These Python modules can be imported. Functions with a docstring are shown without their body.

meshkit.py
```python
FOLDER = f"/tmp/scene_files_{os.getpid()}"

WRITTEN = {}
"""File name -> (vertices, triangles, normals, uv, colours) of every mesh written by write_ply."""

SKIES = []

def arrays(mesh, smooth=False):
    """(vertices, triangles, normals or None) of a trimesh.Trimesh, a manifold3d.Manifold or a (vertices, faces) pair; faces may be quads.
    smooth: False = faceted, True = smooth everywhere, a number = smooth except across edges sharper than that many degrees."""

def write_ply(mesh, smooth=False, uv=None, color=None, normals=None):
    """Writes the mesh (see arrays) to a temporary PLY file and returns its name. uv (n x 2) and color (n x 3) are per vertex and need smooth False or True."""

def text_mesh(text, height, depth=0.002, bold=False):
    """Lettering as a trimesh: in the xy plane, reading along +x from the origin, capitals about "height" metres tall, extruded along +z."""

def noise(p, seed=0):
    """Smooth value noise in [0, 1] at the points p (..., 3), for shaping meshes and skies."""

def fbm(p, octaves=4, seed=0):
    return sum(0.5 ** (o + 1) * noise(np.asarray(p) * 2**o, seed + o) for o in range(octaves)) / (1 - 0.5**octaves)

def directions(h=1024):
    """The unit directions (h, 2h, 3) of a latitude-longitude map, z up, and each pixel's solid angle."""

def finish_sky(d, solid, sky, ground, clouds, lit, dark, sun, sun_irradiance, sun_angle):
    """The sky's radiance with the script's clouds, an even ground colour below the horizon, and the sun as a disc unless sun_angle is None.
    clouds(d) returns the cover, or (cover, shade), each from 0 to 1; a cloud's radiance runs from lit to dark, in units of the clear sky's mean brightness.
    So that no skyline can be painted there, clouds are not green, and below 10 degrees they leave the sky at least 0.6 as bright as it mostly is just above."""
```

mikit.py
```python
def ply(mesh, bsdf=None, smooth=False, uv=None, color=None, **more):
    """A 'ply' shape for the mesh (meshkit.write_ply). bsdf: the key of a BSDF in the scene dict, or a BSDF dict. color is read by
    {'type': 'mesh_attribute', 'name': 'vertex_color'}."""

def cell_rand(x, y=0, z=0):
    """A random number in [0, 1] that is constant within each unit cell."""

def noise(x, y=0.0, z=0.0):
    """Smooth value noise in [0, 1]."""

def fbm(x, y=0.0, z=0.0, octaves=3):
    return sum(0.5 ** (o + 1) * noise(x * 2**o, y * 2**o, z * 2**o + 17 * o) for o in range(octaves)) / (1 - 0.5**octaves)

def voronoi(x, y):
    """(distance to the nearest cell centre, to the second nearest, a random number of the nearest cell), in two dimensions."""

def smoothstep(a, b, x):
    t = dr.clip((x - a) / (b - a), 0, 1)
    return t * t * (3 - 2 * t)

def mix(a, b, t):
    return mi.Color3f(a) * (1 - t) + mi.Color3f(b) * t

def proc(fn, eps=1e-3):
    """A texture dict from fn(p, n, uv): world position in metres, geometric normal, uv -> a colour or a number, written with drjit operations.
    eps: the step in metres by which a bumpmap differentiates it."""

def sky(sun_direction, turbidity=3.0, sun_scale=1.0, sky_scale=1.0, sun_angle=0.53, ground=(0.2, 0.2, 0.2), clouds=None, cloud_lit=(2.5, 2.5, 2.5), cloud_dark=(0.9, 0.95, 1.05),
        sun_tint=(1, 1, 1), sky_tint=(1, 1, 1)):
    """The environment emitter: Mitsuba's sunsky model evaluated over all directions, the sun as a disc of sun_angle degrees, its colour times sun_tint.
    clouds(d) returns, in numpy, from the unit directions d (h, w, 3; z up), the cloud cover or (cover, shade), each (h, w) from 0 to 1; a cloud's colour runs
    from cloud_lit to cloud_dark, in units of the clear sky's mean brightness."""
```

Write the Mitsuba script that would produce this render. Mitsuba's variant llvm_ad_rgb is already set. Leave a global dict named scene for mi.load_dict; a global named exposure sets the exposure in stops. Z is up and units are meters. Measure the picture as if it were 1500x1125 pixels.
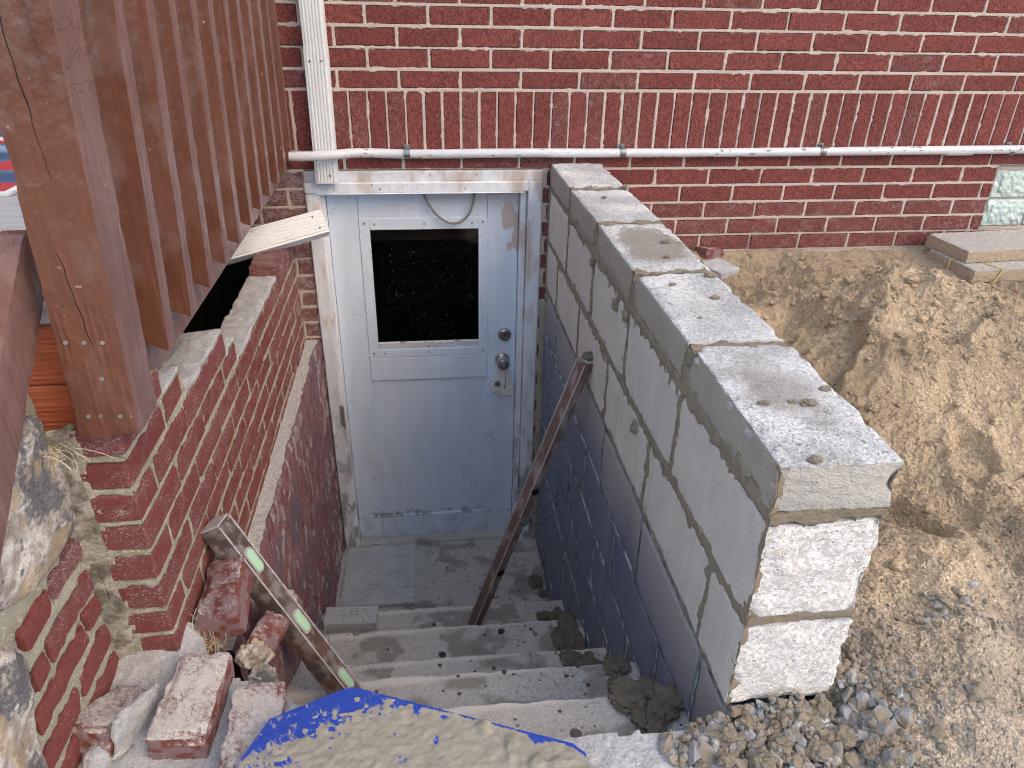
import math
import numpy as np
import trimesh
import drjit as dr
import mitsuba as mi
import mikit
import meshkit
from mikit import noise, fbm, smoothstep, mix, voronoi, cell_rand
from scipy import ndimage
from scipy.spatial import ConvexHull
from scipy.spatial.transform import Rotation as R

scene, labels = {}, {}
T = mi.ScalarTransform4f

# ------------------------------------------------------------------ camera, sky, exposure
CAM = np.array([0.2790, -2.8342, 0.3500])
YAW, PITCH, ROLL, FPX = 0.1278, 0.5017, 0.0218, 1078.67
_f = np.array([math.sin(YAW) * math.cos(PITCH), math.cos(YAW) * math.cos(PITCH), -math.sin(PITCH)])
_r0 = np.array([math.cos(YAW), -math.sin(YAW), 0.0])
_u0 = np.cross(_r0, _f)
_u = _u0 * math.cos(ROLL) - _r0 * math.sin(ROLL)
scene['camera'] = {'type': 'perspective', 'fov_axis': 'x', 'fov': math.degrees(2 * math.atan(750 / FPX)),
                   'near_clip': 0.02, 'far_clip': 400.0,
                   'to_world': T().look_at(origin=CAM.tolist(), target=(CAM + _f).tolist(), up=_u.tolist())}
scene['sky_light'] = mikit.sky([0.62, -0.66, 0.72], turbidity=3, sun_scale=0.23, sky_scale=1.0, sun_angle=40, clouds=lambda d: 0.7,
                               cloud_lit=(2.10, 2.42, 2.90), sun_tint=(1.0, 0.82, 0.62), sky_tint=(0.98, 1.0, 1.04), ground=(0.3, 0.27, 0.23))
exposure = 2.80

# ------------------------------------------------------------------ materials
def tex(fn, eps=1e-3):
    return mikit.proc(fn, eps)

def mat(key, color, rough=0.85, bump=None, bscale=0.001, eps=0.0006, spec=0.35, metallic=0.0, **kw):
    base = {'type': 'principled', 'base_color': tex(color) if callable(color) else {'type': 'rgb', 'value': list(color)},
            'roughness': tex(rough) if callable(rough) else rough, 'specular': spec, 'metallic': metallic, **kw}
    if bump is not None:
        base = {'type': 'bumpmap', 'height': tex(bump, eps), 'scale': bscale, 'bsdf': base}
    scene[key] = {'type': 'twosided', 'bsdf': base}

def c3(r, g, b):
    return mi.Color3f(r, g, b)

def grain(p, k):
    return cell_rand(p.x * k + 0.31 * p.z * k, p.y * k + 0.17 * p.x * k, p.z * k + 0.23 * p.y * k)

def rug(p):
    h = (p.x + p.y) + 0.004 * noise(p.x * 90, p.y * 90, p.z * 90)
    return noise(h * 420, p.z * 190, 3.0) * 0.6 + noise(h * 900, p.z * 520, 9.0) * 0.4

def brick_col(p, n, uv):
    g = rug(p)
    tone = uv.x
    base = mix((0.172, 0.047, 0.041), (0.204, 0.057, 0.048), smoothstep(0.05, 0.95, tone))
    base = mix(base, mi.Color3f(0.06, 0.022, 0.022), smoothstep(0.66, 0.9, noise(p.x * 7 + p.y * 7, p.z * 13, tone * 40)) * 0.15)
    base = mix(base, (0.165, 0.085, 0.083), dr.clip(uv.y * 1.25 - 0.16, 0, 0.62))
    base = base * (0.38 + 0.95 * smoothstep(0.25, 0.75, g) + 0.34 * grain(p, 520))
    haze = fbm(p.x * 34 + 7, p.y * 34, p.z * 34, 4)
    w = smoothstep(0.72 - 0.55 * uv.y, 0.95 - 0.45 * uv.y, haze * 0.55 + noise(p.x * 260, p.y * 260, p.z * 260) * 0.45)
    return mix(base, mi.Color3f(0.46, 0.41, 0.39), w * (0.25 + 0.45 * uv.y))

def brick_bump(p, n, uv):
    return rug(p) + 0.8 * noise(p.x * 60, p.y * 60, p.z * 60)

mat('m_brick', brick_col, 0.82, brick_bump, 0.0016)

def side_brick_col(p, n, uv):                   # smoother, dustier bricks of the stair and side walls
    a = fbm(p.x * 30, p.y * 30, p.z * 30, 4)
    gr = grain(p, 430)
    base = mix((0.150, 0.040, 0.036), (0.205, 0.062, 0.055), uv.x * 0.6 + a * 0.4)
    base = mix(base, mi.Color3f(0.185, 0.105, 0.115), dr.clip(uv.y * 1.5 - 0.25, 0, 0.7) * smoothstep(0.3, 0.65, a))
    base = base * (0.72 + 0.26 * noise(p.x * 260, p.y * 260, p.z * 260) + 0.28 * gr)
    fleck = smoothstep(0.90, 0.97, gr + 0.35 * (a - 0.5) + 0.25 * uv.y - 0.12)
    base = mix(base, mi.Color3f(0.44, 0.39, 0.38), fleck * 0.55)
    w = smoothstep(0.78 - 0.40 * uv.y, 1.0 - 0.35 * uv.y, fbm(p.x * 20 + 7, p.y * 20, p.z * 24, 5) * 0.75 + 0.25 * gr)
    return mix(base, mi.Color3f(0.45, 0.41, 0.40), w * 0.6)

mat('m_side_brick', side_brick_col, 0.8, lambda p, n, uv: fbm(p.x * 120, p.y * 120, p.z * 120, 4), 0.0035)

def residue_col(p, n, uv):                       # salvaged bricks under old lime and mortar
    a = fbm(p.x * 24 + uv.x * 31, p.y * 24, p.z * 24, 5)
    b = noise(p.x * 330 + p.y * 90, p.y * 330, p.z * 330) * 0.5 + 0.5 * noise(p.x * 150, p.y * 150 + p.x * 60, p.z * 150)
    base = mix((0.17, 0.05, 0.042), (0.20, 0.085, 0.075), a) * (0.7 + 0.5 * b)
    b = b * 0.75 + 0.25 * grain(p, 600)
    pur = mix(base, mi.Color3f(0.23, 0.16, 0.17), smoothstep(0.35, 0.6, noise(p.x * 60, p.y * 60, p.z * 60 + 5)) * 0.85)
    w = smoothstep(0.68 - 0.50 * uv.y, 0.98 - 0.50 * uv.y, a * 0.5 + b * 0.5 - 0.30 * (1 - dr.maximum(n.z, 0.0)))
    return mix(pur, mix((0.42, 0.39, 0.36), (0.60, 0.58, 0.56), b), w)

def rubble_bump(p, n, uv):
    return fbm(p.x * 90, p.y * 90, p.z * 90, 4)

mat('m_old_brick', residue_col, 0.9, rubble_bump, 0.004)

def mortar_light(p, n, uv):
    g = noise(p.x * 330, p.y * 330, p.z * 330)
    a = noise(p.x * 14, p.y * 14, p.z * 14)
    d = smoothstep(-0.45, -0.62, p.z) * 0.35 * noise(p.x * 9, p.y * 9, 2.0)
    return mix((0.44, 0.365, 0.31), (0.68, 0.60, 0.53), g * 0.45 + a * 0.2 + 0.35 * grain(p, 480)) * (1 - d)

mat('m_mortar_light', mortar_light, 0.95, lambda p, n, uv: noise(p.x * 420, p.y * 420, p.z * 420), 0.0014)

def mortar_old(p, n, uv):
    g = noise(p.x * 300, p.y * 300, p.z * 300)
    a = fbm(p.x * 22, p.y * 22, p.z * 22, 3)
    return mix(mix((0.23, 0.22, 0.165), (0.40, 0.385, 0.315), a), mi.Color3f(0.56, 0.55, 0.50), smoothstep(0.6, 0.85, g) * 0.6)

def mortar_moss(p, n, uv):
    a = fbm(p.x * 50, p.y * 50, p.z * 36, 4)
    g = noise(p.x * 280, p.y * 280, p.z * 280)
    base = mix((0.14, 0.128, 0.105), (0.36, 0.34, 0.29), smoothstep(0.3, 0.7, a)) * (0.7 + 0.6 * g)
    return mix(base, mi.Color3f(0.42, 0.40, 0.34), smoothstep(0.62, 0.72, fbm(p.x * 30 + 9, p.y * 30, p.z * 30, 3)) * 0.8)

mat('m_mortar_moss', mortar_moss, 0.95, lambda p, n, uv: fbm(p.x * 110, p.y * 110, p.z * 110, 4), 0.008)
mat('m_mortar_old', mortar_old, 0.95, lambda p, n, uv: fbm(p.x * 200, p.y * 200, p.z * 200, 3), 0.003)

def mortar_fresh(p, n, uv):
    g = noise(p.x * 260, p.y * 260, p.z * 260)
    a = fbm(p.x * 40, p.y * 40, p.z * 40, 3)
    return mix((0.14, 0.118, 0.085), (0.30, 0.252, 0.188), a * 0.55 + g * 0.15 + 0.3 * grain(p, 420))

mat('m_mortar_fresh', mortar_fresh, 0.72, lambda p, n, uv: fbm(p.x * 140, p.y * 140, p.z * 140, 3), 0.003)
mat('m_mortar_damp', lambda p, n, uv: mix((0.075, 0.066, 0.052), (0.19, 0.165, 0.13), fbm(p.x * 60, p.y * 60, p.z * 60, 3)), 0.8,
    lambda p, n, uv: fbm(p.x * 120, p.y * 120, p.z * 120, 3), 0.005)

def cmu_col(p, n, uv):
    g = noise(p.x * 520, p.y * 520, p.z * 520)
    q = fbm(p.x * 11 + uv.x * 9, p.y * 11, p.z * 11, 3)
    f = noise(p.x * 170, p.y * 170, p.z * 170)
    streak = noise(p.y * 70, p.z * 9, uv.x * 50)
    side = mix((0.40, 0.375, 0.335), (0.56, 0.53, 0.48), q * 0.6 + streak * 0.4) * (0.80 + 0.20 * g + 0.20 * grain(p, 560))
    pore = smoothstep(0.80, 0.90, noise(p.y * 260 + 3, p.z * 260, p.x * 260))
    side = side * (1 - 0.40 * pore)
    top = mix((0.34, 0.345, 0.34), (0.60, 0.605, 0.595), smoothstep(0.25, 0.75, f * 0.3 + q * 0.7)) * (0.62 + 0.25 * g + 0.5 * grain(p, 330))
    top = top * (1 - 0.38 * smoothstep(0.78, 0.90, noise(p.x * 210, p.y * 210, 3.0)))
    damp = smoothstep(1.15, 0.75, dr.sqrt(dr.square((p.x - 0.882) / 0.092) + dr.square((p.y + 0.985) / 0.150)) + 0.9 * (f * 0.35 + q * 0.65 - 0.5)) + 0.80 * smoothstep(1.2, 0.5, dr.sqrt(dr.square((p.x - 0.885) / 0.085) + dr.square((p.y + 1.80) / 0.13)) + 1.3 * (q - 0.5))
    top = mix(top, mi.Color3f(0.215, 0.19, 0.16) * (0.75 + 0.5 * grain(p, 400)), damp * 0.85)
    v1, v2, vr = voronoi(p.x * 190 + 0.8 * noise(p.x * 160, p.z * 160), p.z * 190)
    agg = mix((0.58, 0.57, 0.545), (0.80, 0.78, 0.75), smoothstep(0.15, 0.75, vr)) * (0.66 + 0.2 * g + 0.36 * grain(p, 420))
    agg = mix(agg, mi.Color3f(0.24, 0.17, 0.13), dr.select((vr > 0.93) & (v1 < 0.36), mi.Float(0.8), mi.Float(0)))
    agg = mix(agg, mi.Color3f(0.62, 0.47, 0.32), dr.select((vr < 0.07) & (v1 < 0.38), mi.Float(0.7), mi.Float(0)))
    c = mix(side, top, smoothstep(0.55, 0.8, n.z))
    return mix(c, agg, smoothstep(0.6, 0.85, -n.y))

mat('m_block', cmu_col, 0.95, lambda p, n, uv: noise(p.x * 380, p.y * 380, p.z * 380) * 0.7 + noise(p.x * 150, p.y * 150, p.z * 150) * (0.25 + 0.6 * dr.abs(n.y)), 0.0020)
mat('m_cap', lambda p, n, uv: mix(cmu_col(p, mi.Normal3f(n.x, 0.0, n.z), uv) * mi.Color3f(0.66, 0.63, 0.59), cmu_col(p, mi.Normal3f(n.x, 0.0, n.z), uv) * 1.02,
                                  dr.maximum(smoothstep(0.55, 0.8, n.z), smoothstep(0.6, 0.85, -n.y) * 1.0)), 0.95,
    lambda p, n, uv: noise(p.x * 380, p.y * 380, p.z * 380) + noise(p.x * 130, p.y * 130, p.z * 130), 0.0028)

def painted_col(p, n, uv):
    g = noise(p.x * 500, p.y * 500, p.z * 500)
    a = fbm(p.y * 5, p.z * 3.4, 4.0, 3)
    drip = noise(p.y * 120, p.z * 5, 8.0)
    brush = fbm(p.y * 26 + 3 * a, p.z * 4.0, 12.0, 4)
    base = mix((0.085, 0.108, 0.165), (0.185, 0.215, 0.290), a * 0.35 + drip * 0.2 + brush * 0.45)
    over = smoothstep(-1.04, -0.75, p.z + 0.10 * (a - 0.5) + 0.05 * (g - 0.5) + 0.03 * smoothstep(-1.6, -0.2, p.y))
    over = over * smoothstep(0.15, 0.62, g * 0.7 + over * 0.75)
    base = base * (0.85 + 0.3 * grain(p, 460))
    scr = smoothstep(0.90, 0.96, noise(p.y * 190 + p.z * 30, p.z * 22 - p.y * 9, 21.0)) * 0.35
    base = mix(base, mi.Color3f(0.34, 0.36, 0.40), scr)
    return mix(base, mi.Color3f(0.33, 0.31, 0.30), over * 0.85)

mat('m_painted_block', painted_col, 0.6, lambda p, n, uv: fbm(p.x * 150, p.y * 150, p.z * 150, 3), 0.0016)
mat('m_painted_joint', lambda p, n, uv: mix((0.10, 0.13, 0.17), (0.38, 0.41, 0.42), smoothstep(0.3, 0.7, fbm(p.y * 40, p.z * 40, 1.0, 3))), 0.8,
    lambda p, n, uv: fbm(p.x * 150, p.y * 150, p.z * 150, 3), 0.003)

def concrete_col(p, n, uv):
    g = noise(p.x * 420, p.y * 420, p.z * 420)
    a = fbm(p.x * 7, p.y * 9, p.z * 7, 4)
    base = mix((0.38, 0.37, 0.35), (0.56, 0.545, 0.52), a) * (0.8 + 0.35 * g)
    st = smoothstep(0.56, 0.68, fbm(p.x * 9 + 31, p.y * 12, 2.0, 4))
    base = mix(base, mi.Color3f(0.17, 0.145, 0.115), st * 0.6)
    base = base * (0.82 + 0.36 * grain(p, 380))
    edge_light = mi.Float(9)
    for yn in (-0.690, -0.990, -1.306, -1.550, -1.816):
        edge_light = dr.minimum(edge_light, dr.abs(p.y - yn + 0.004 - 0.021 * (p.x - 0.35)))
    base = mix(base, mi.Color3f(0.66, 0.645, 0.61), smoothstep(0.022, 0.004, edge_light + 0.018 * (a - 0.45)) * 0.75)  # pale band along each nosing: an edge highlight painted into the colour
    sp = smoothstep(0.80, 0.86, noise(p.x * 130, p.y * 130, 5.0) * 0.72 + 0.28 * fbm(p.x * 6, p.y * 6, 9.0, 2) + smoothstep(0.2, 0.75, p.x) * 0.06)
    return mix(base, mi.Color3f(0.12, 0.10, 0.085), sp * 0.35)

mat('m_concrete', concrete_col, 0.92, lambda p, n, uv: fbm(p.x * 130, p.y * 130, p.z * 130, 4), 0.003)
mat('m_slab', lambda p, n, uv: mix((0.30, 0.31, 0.32), (0.56, 0.57, 0.58), fbm(p.x * 55, p.y * 55, p.z * 55, 3)) * (0.66 + 0.3 * noise(p.x * 400, p.y * 400, p.z * 400) + 0.36 * grain(p, 420)), 0.95,
    lambda p, n, uv: fbm(p.x * 110, p.y * 110, p.z * 110, 4), 0.006)

def sand_col(p, n, uv):
    g = noise(p.x * 460, p.y * 460, p.z * 460)
    g2 = noise(p.x * 210, p.y * 210, p.z * 210)
    a = fbm(p.x * 3.2, p.y * 3.2, 5.0, 4)
    base = mix((0.33, 0.255, 0.17), (0.56, 0.43, 0.285), smoothstep(0.25, 0.75, a * 0.8 + noise(p.x * 26, p.y * 26, 1.0) * 0.2))
    nearhouse = smoothstep(-0.55, -0.12, p.y + 0.3 * (a - 0.5))
    base = mix(base, mi.Color3f(0.37, 0.295, 0.205), nearhouse * 0.7)
    grey = smoothstep(-1.55, -2.05, p.y + 0.5 * (a - 0.5))
    base = mix(base, mi.Color3f(0.42, 0.365, 0.295), grey * 0.7)
    damp = smoothstep(0.55, 0.75, fbm(p.x * 5 + 9, p.y * 5, 3.0, 3))
    base = base * (1 - 0.22 * damp)
    return base * (0.42 + 0.30 * g + 0.45 * g2 + 0.50 * grain(p, 330)) * (1 - 0.35 * smoothstep(0.82, 0.92, noise(p.x * 190, p.y * 190, 7.0)))

mat('m_sand', sand_col, 1.0, lambda p, n, uv: noise(p.x * 330, p.y * 330, p.z * 330) + 2.0 * noise(p.x * 150, p.y * 150, p.z * 150), 0.0055, spec=0.15)
mat('m_gravel', lambda p, n, uv: mix(mix((0.15, 0.15, 0.155), (0.48, 0.49, 0.50), uv.x), mi.Color3f(0.27, 0.22, 0.16), smoothstep(0.35, 0.6, fbm(p.x * 45, p.y * 45, p.z * 45, 2) * 0.55 + uv.y * 0.42)), 0.85,
    lambda p, n, uv: fbm(p.x * 160, p.y * 160, p.z * 160, 3), 0.004)

def stone_col(p, n, uv):
    a = fbm(p.y * 17 + uv.x * 9, p.z * 15, p.x * 15, 4)
    g = noise(p.x * 340, p.y * 340, p.z * 340)
    b = fbm(p.y * 40, p.z * 40 + 6, p.x * 40, 3)
    base = mix((0.32, 0.28, 0.235), (0.64, 0.61, 0.57), smoothstep(0.35, 0.65, b)) * (0.8 + 0.4 * g)
    g4 = noise(p.x * 160, p.y * 160 + 3, p.z * 160)
    dark = smoothstep(0.47, 0.56, a * 0.62 + b * 0.20 + g4 * 0.10 + g * 0.08)
    base = mix(base, mix((0.05, 0.055, 0.07), (0.16, 0.16, 0.175), g), dark * 0.92)
    tan = smoothstep(0.60, 0.68, fbm(p.y * 13 + 17, p.z * 13, 3.0, 3))
    return mix(base, mi.Color3f(0.44, 0.34, 0.21), tan * 0.6) * (0.78 + 0.44 * grain(p, 520))

mat('m_stone', stone_col, 0.9, lambda p, n, uv: fbm(p.x * 70, p.y * 70, p.z * 70, 4), 0.008)

def redpaint_col(p, n, uv):
    st = noise(p.y * 140, p.z * 12, 4.0)
    a = fbm(p.y * 9, p.z * 9, 7.0, 4)
    base = mix((0.130, 0.040, 0.050), (0.235, 0.090, 0.105), st * 0.5 + a * 0.5)
    base = mix(base, mi.Color3f(0.36, 0.32, 0.34), smoothstep(0.35, 0.75, fbm(p.y * 70, p.z * 26, 6.0, 4) * 0.6 + 0.4 * grain(p, 380)) * 0.55)
    base = mix(base, mi.Color3f(0.16, 0.12, 0.16), smoothstep(0.5, 0.7, fbm(p.y * 6, p.z * 6 + 3, 1.0, 3)) * 0.75)
    peel = smoothstep(0.60, 0.68, fbm(p.y * 40, p.z * 17, 2.0, 4) + 0.10 * smoothstep(-0.35, 0.0, p.y) - 0.03)
    base = mix(base, mix((0.32, 0.33, 0.33), (0.5, 0.5, 0.48), a), peel * 0.7)
    topd = smoothstep(0.6, 0.9, n.z)
    return mix(base, mix((0.36, 0.36, 0.35), (0.60, 0.60, 0.59), noise(p.x * 260, p.y * 260, 1.0)), topd)

mat('m_red_foundation', redpaint_col, 0.75, lambda p, n, uv: fbm(p.x * 60, p.y * 60, p.z * 30, 4), 0.010)

def wood_paint(p, n, uv):
    gr = noise(p.x * 160, p.y * 160, p.z * 7 + uv.x * 50)
    a = fbm(p.x * 9, p.y * 9, p.z * 3.2 + uv.x * 20, 3)
    gr = gr * 0.6 + 0.4 * noise(p.x * 420, p.y * 420, p.z * 16 + uv.x * 9)
    base = mix((0.086, 0.034, 0.022), (0.205, 0.084, 0.050), gr * 0.45 + a * 0.55)
    base = base * (0.94 + 0.12 * grain(p, 460))
    chalk_light = smoothstep(0.52, 0.72, fbm(p.x * 24 + 3, p.y * 24, p.z * 11, 4)) * (0.35 + 0.65 * smoothstep(0.3, 0.9, n.x))  # chalky patches, strengthened on the right faces to paint them as sky lit
    base = mix(base, mi.Color3f(0.30, 0.215, 0.21), chalk_light * 0.55)
    side = smoothstep(0.5, 0.9, n.x)
    base = mix(base, mi.Color3f(0.205, 0.125, 0.118) * (0.7 + 0.6 * gr), side * 0.75)  # right faces tinted mauve: cool sky light put into the colour
    kd = dr.sqrt(dr.square((p.x + 0.160) / 0.040) + dr.square((p.z - 0.255) / 0.075)) + 9 * smoothstep(-1.60, -1.55, p.y)
    kn = fbm(p.x * 60, p.y * 60, p.z * 55, 4)
    line = smoothstep(0.90, 0.985, 1 - dr.abs(2 * kn - 1) * 1.6) * smoothstep(1.25, 0.5, kd)
    base = mix(base, mi.Color3f(0.035, 0.018, 0.012), line * 0.5)
    nick = smoothstep(0.93, 0.96, noise(p.x * 150, p.y * 150, p.z * 70 + uv.x * 7) * 0.75 + 0.25 * fbm(p.x * 12, p.y * 12, p.z * 12, 2) + 0.08)
    return mix(base, mi.Color3f(0.48, 0.42, 0.38), nick * 0.6)

mat('m_wood', wood_paint, 0.27, lambda p, n, uv: noise(p.x * 190, p.y * 190, p.z * 9) * 0.6 + fbm(p.x * 70, p.y * 70, p.z * 50, 3), 0.0022, spec=0.5)
mat('m_rim_wood', lambda p, n, uv: mix((0.25, 0.055, 0.022), (0.40, 0.105, 0.042), noise(p.x * 14 + p.y * 14, p.z * 240, 1.0) * 0.6 + 0.4 * fbm(p.x * 8, p.y * 8, p.z * 20, 3)), 0.5,
    lambda p, n, uv: noise(p.x * 18, p.y * 18, p.z * 260), 0.002)
mat('m_deck', lambda p, n, uv: mix((0.30, 0.285, 0.28), (0.46, 0.44, 0.43), noise(p.x * 9, p.y * 240, uv.x * 9)), 0.8,
    lambda p, n, uv: noise(p.x * 9, p.y * 260, 1.0), 0.0015)

def rug_col(p, n, uv):
    a = fbm(p.x * 4.2, p.y * 11, 1.0, 3)
    b = noise(p.x * 3.0 + 7, p.y * 9, 3.0)
    c = mix((0.055, 0.09, 0.16), (0.20, 0.30, 0.40), smoothstep(0.4, 0.65, a))
    c = mix(c, mi.Color3f(0.42, 0.05, 0.055), smoothstep(0.58, 0.62, b))
    c = mix(c, mi.Color3f(0.62, 0.56, 0.42), smoothstep(0.70, 0.74, noise(p.x * 3.3, p.y * 12 + 9, 8.0)))
    edge = dr.maximum(dr.abs(p.x + 1.265) - 0.61, dr.abs(p.y + 0.56) - 0.485)
    return mix(c, mi.Color3f(0.68, 0.67, 0.64), smoothstep(-0.004, 0.0, edge)) * (0.8 + 0.35 * noise(p.x * 260, p.y * 260, 1.0))

mat('m_rug', rug_col, 1.0)

def door_col(p, n, uv):
    a = fbm(p.x * 5, p.z * 3, 1.0, 3)
    base = mix((0.66, 0.77, 0.90), (0.73, 0.82, 0.93), a)
    st = noise(p.x * 50, p.z * 7, 2.0)
    base = base * (0.93 + 0.08 * st)
    d = dr.sqrt(dr.square((p.x - 0.640) * 1.5) + dr.square((p.z + 0.545) * 0.9))
    bare = smoothstep(0.50, 0.54, fbm(p.x * 16 + 3, p.z * 9, 6.0, 4) + 0.22 * smoothstep(0.16, 0.04, d) - 0.08)
    bare = bare * smoothstep(0.15, 0.10, d)
    base = mix(base, mi.Color3f(0.50, 0.41, 0.33), bare * 0.8)
    wash = smoothstep(-0.47, -0.38, p.z) * smoothstep(0.42, 0.60, fbm(p.x * 9, p.z * 9, 3.0, 4) + 0.35 * (p.x - 0.3))
    base = mix(base, mi.Color3f(0.60, 0.53, 0.46), wash * 0.55)
    grime = smoothstep(-1.75, -2.08, p.z + 0.25 * (a - 0.5))
    base = mix(base, mi.Color3f(0.33, 0.36, 0.38), grime * 0.30 * smoothstep(0.35, 0.7, fbm(p.x * 22, p.z * 12, 9.0, 4)))
    scuff = smoothstep(0.60, 0.62, noise(p.x * 150 + p.z * 60, p.z * 90, 4.0)) * smoothstep(0.70, 0.74, fbm(p.x * 9, p.z * 9, 14.0, 3))
    bot = smoothstep(-1.925, -1.945, p.z) * smoothstep(-1.975, -1.955, p.z) * smoothstep(0.5, 0.6, fbm(p.x * 40, p.z * 30, 2.0, 3))
    return mix(base, mi.Color3f(0.13, 0.12, 0.12), dr.maximum(scuff * 0.18, bot * 0.6))

mat('m_door', door_col, 0.45, lambda p, n, uv: noise(p.x * 60, p.y * 60, p.z * 9) + 0.4 * fbm(p.x * 120, p.y * 120, p.z * 120, 2), 0.0009, spec=0.45)

def frame_col(p, n, uv):
    a = fbm(p.x * 26, p.y * 26, p.z * 9, 4)
    base = mix((0.68, 0.73, 0.79), (0.80, 0.84, 0.88), noise(p.x * 90, p.z * 8, 2.0))
    beige = smoothstep(0.40, 0.66, a * 0.8 + 0.10 + 0.13 * smoothstep(-0.328, -0.322, p.z) + 0.12 * smoothstep(0.5, 0.74, p.x) * smoothstep(-0.9, -0.5, p.z) - 0.12)
    base = mix(base, mi.Color3f(0.53, 0.44, 0.37), beige * 0.8)
    low = smoothstep(-1.0, -1.9, p.z)
    base = mix(base, mi.Color3f(0.28, 0.29, 0.29), low * smoothstep(0.45, 0.6, fbm(p.x * 33, p.y * 20, p.z * 13 + 4, 3)) * 0.8)
    crack = smoothstep(0.90, 0.93, noise(p.x * 210 + p.z * 30, p.y * 130, p.z * 60))
    return mix(base, mi.Color3f(0.15, 0.13, 0.11), crack * 0.7)

mat('m_frame', frame_col, 0.6, lambda p, n, uv: noise(p.x * 150, p.y * 150, p.z * 14) + fbm(p.x * 60, p.y * 60, p.z * 60, 3), 0.0022)
mat('m_white_metal', lambda p, n, uv: mix(mix((0.66, 0.68, 0.68), (0.78, 0.80, 0.80), fbm(p.x * 30, p.y * 30, p.z * 6, 3)), mi.Color3f(0.22, 0.12, 0.09),
    smoothstep(0.80, 0.86, noise(p.x * 170, p.y * 170, p.z * 60) * 0.6 + 0.4 * fbm(p.x * 20, p.y * 20, p.z * 9, 3))), 0.4, spec=0.5)
mat('m_conduit', lambda p, n, uv: mix(mix((0.55, 0.57, 0.59), (0.70, 0.72, 0.73), fbm(p.x * 18, p.y * 60, p.z * 60, 3)), mi.Color3f(0.28, 0.25, 0.22),
    smoothstep(0.80, 0.85, noise(p.x * 60, p.y * 90, p.z * 90))), 0.42, spec=0.5)
mat('m_zinc', (0.30, 0.31, 0.32), 0.4, metallic=0.8)
mat('m_nickel', lambda p, n, uv: mix((0.34, 0.33, 0.31), (0.52, 0.51, 0.49), noise(p.x * 120, p.y * 120, p.z * 120)), 0.28, metallic=0.9)
mat('m_cable', (0.22, 0.23, 0.22), 0.5)
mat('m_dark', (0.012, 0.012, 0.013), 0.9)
mat('m_room', (0.004, 0.004, 0.005), 0.9)
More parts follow.
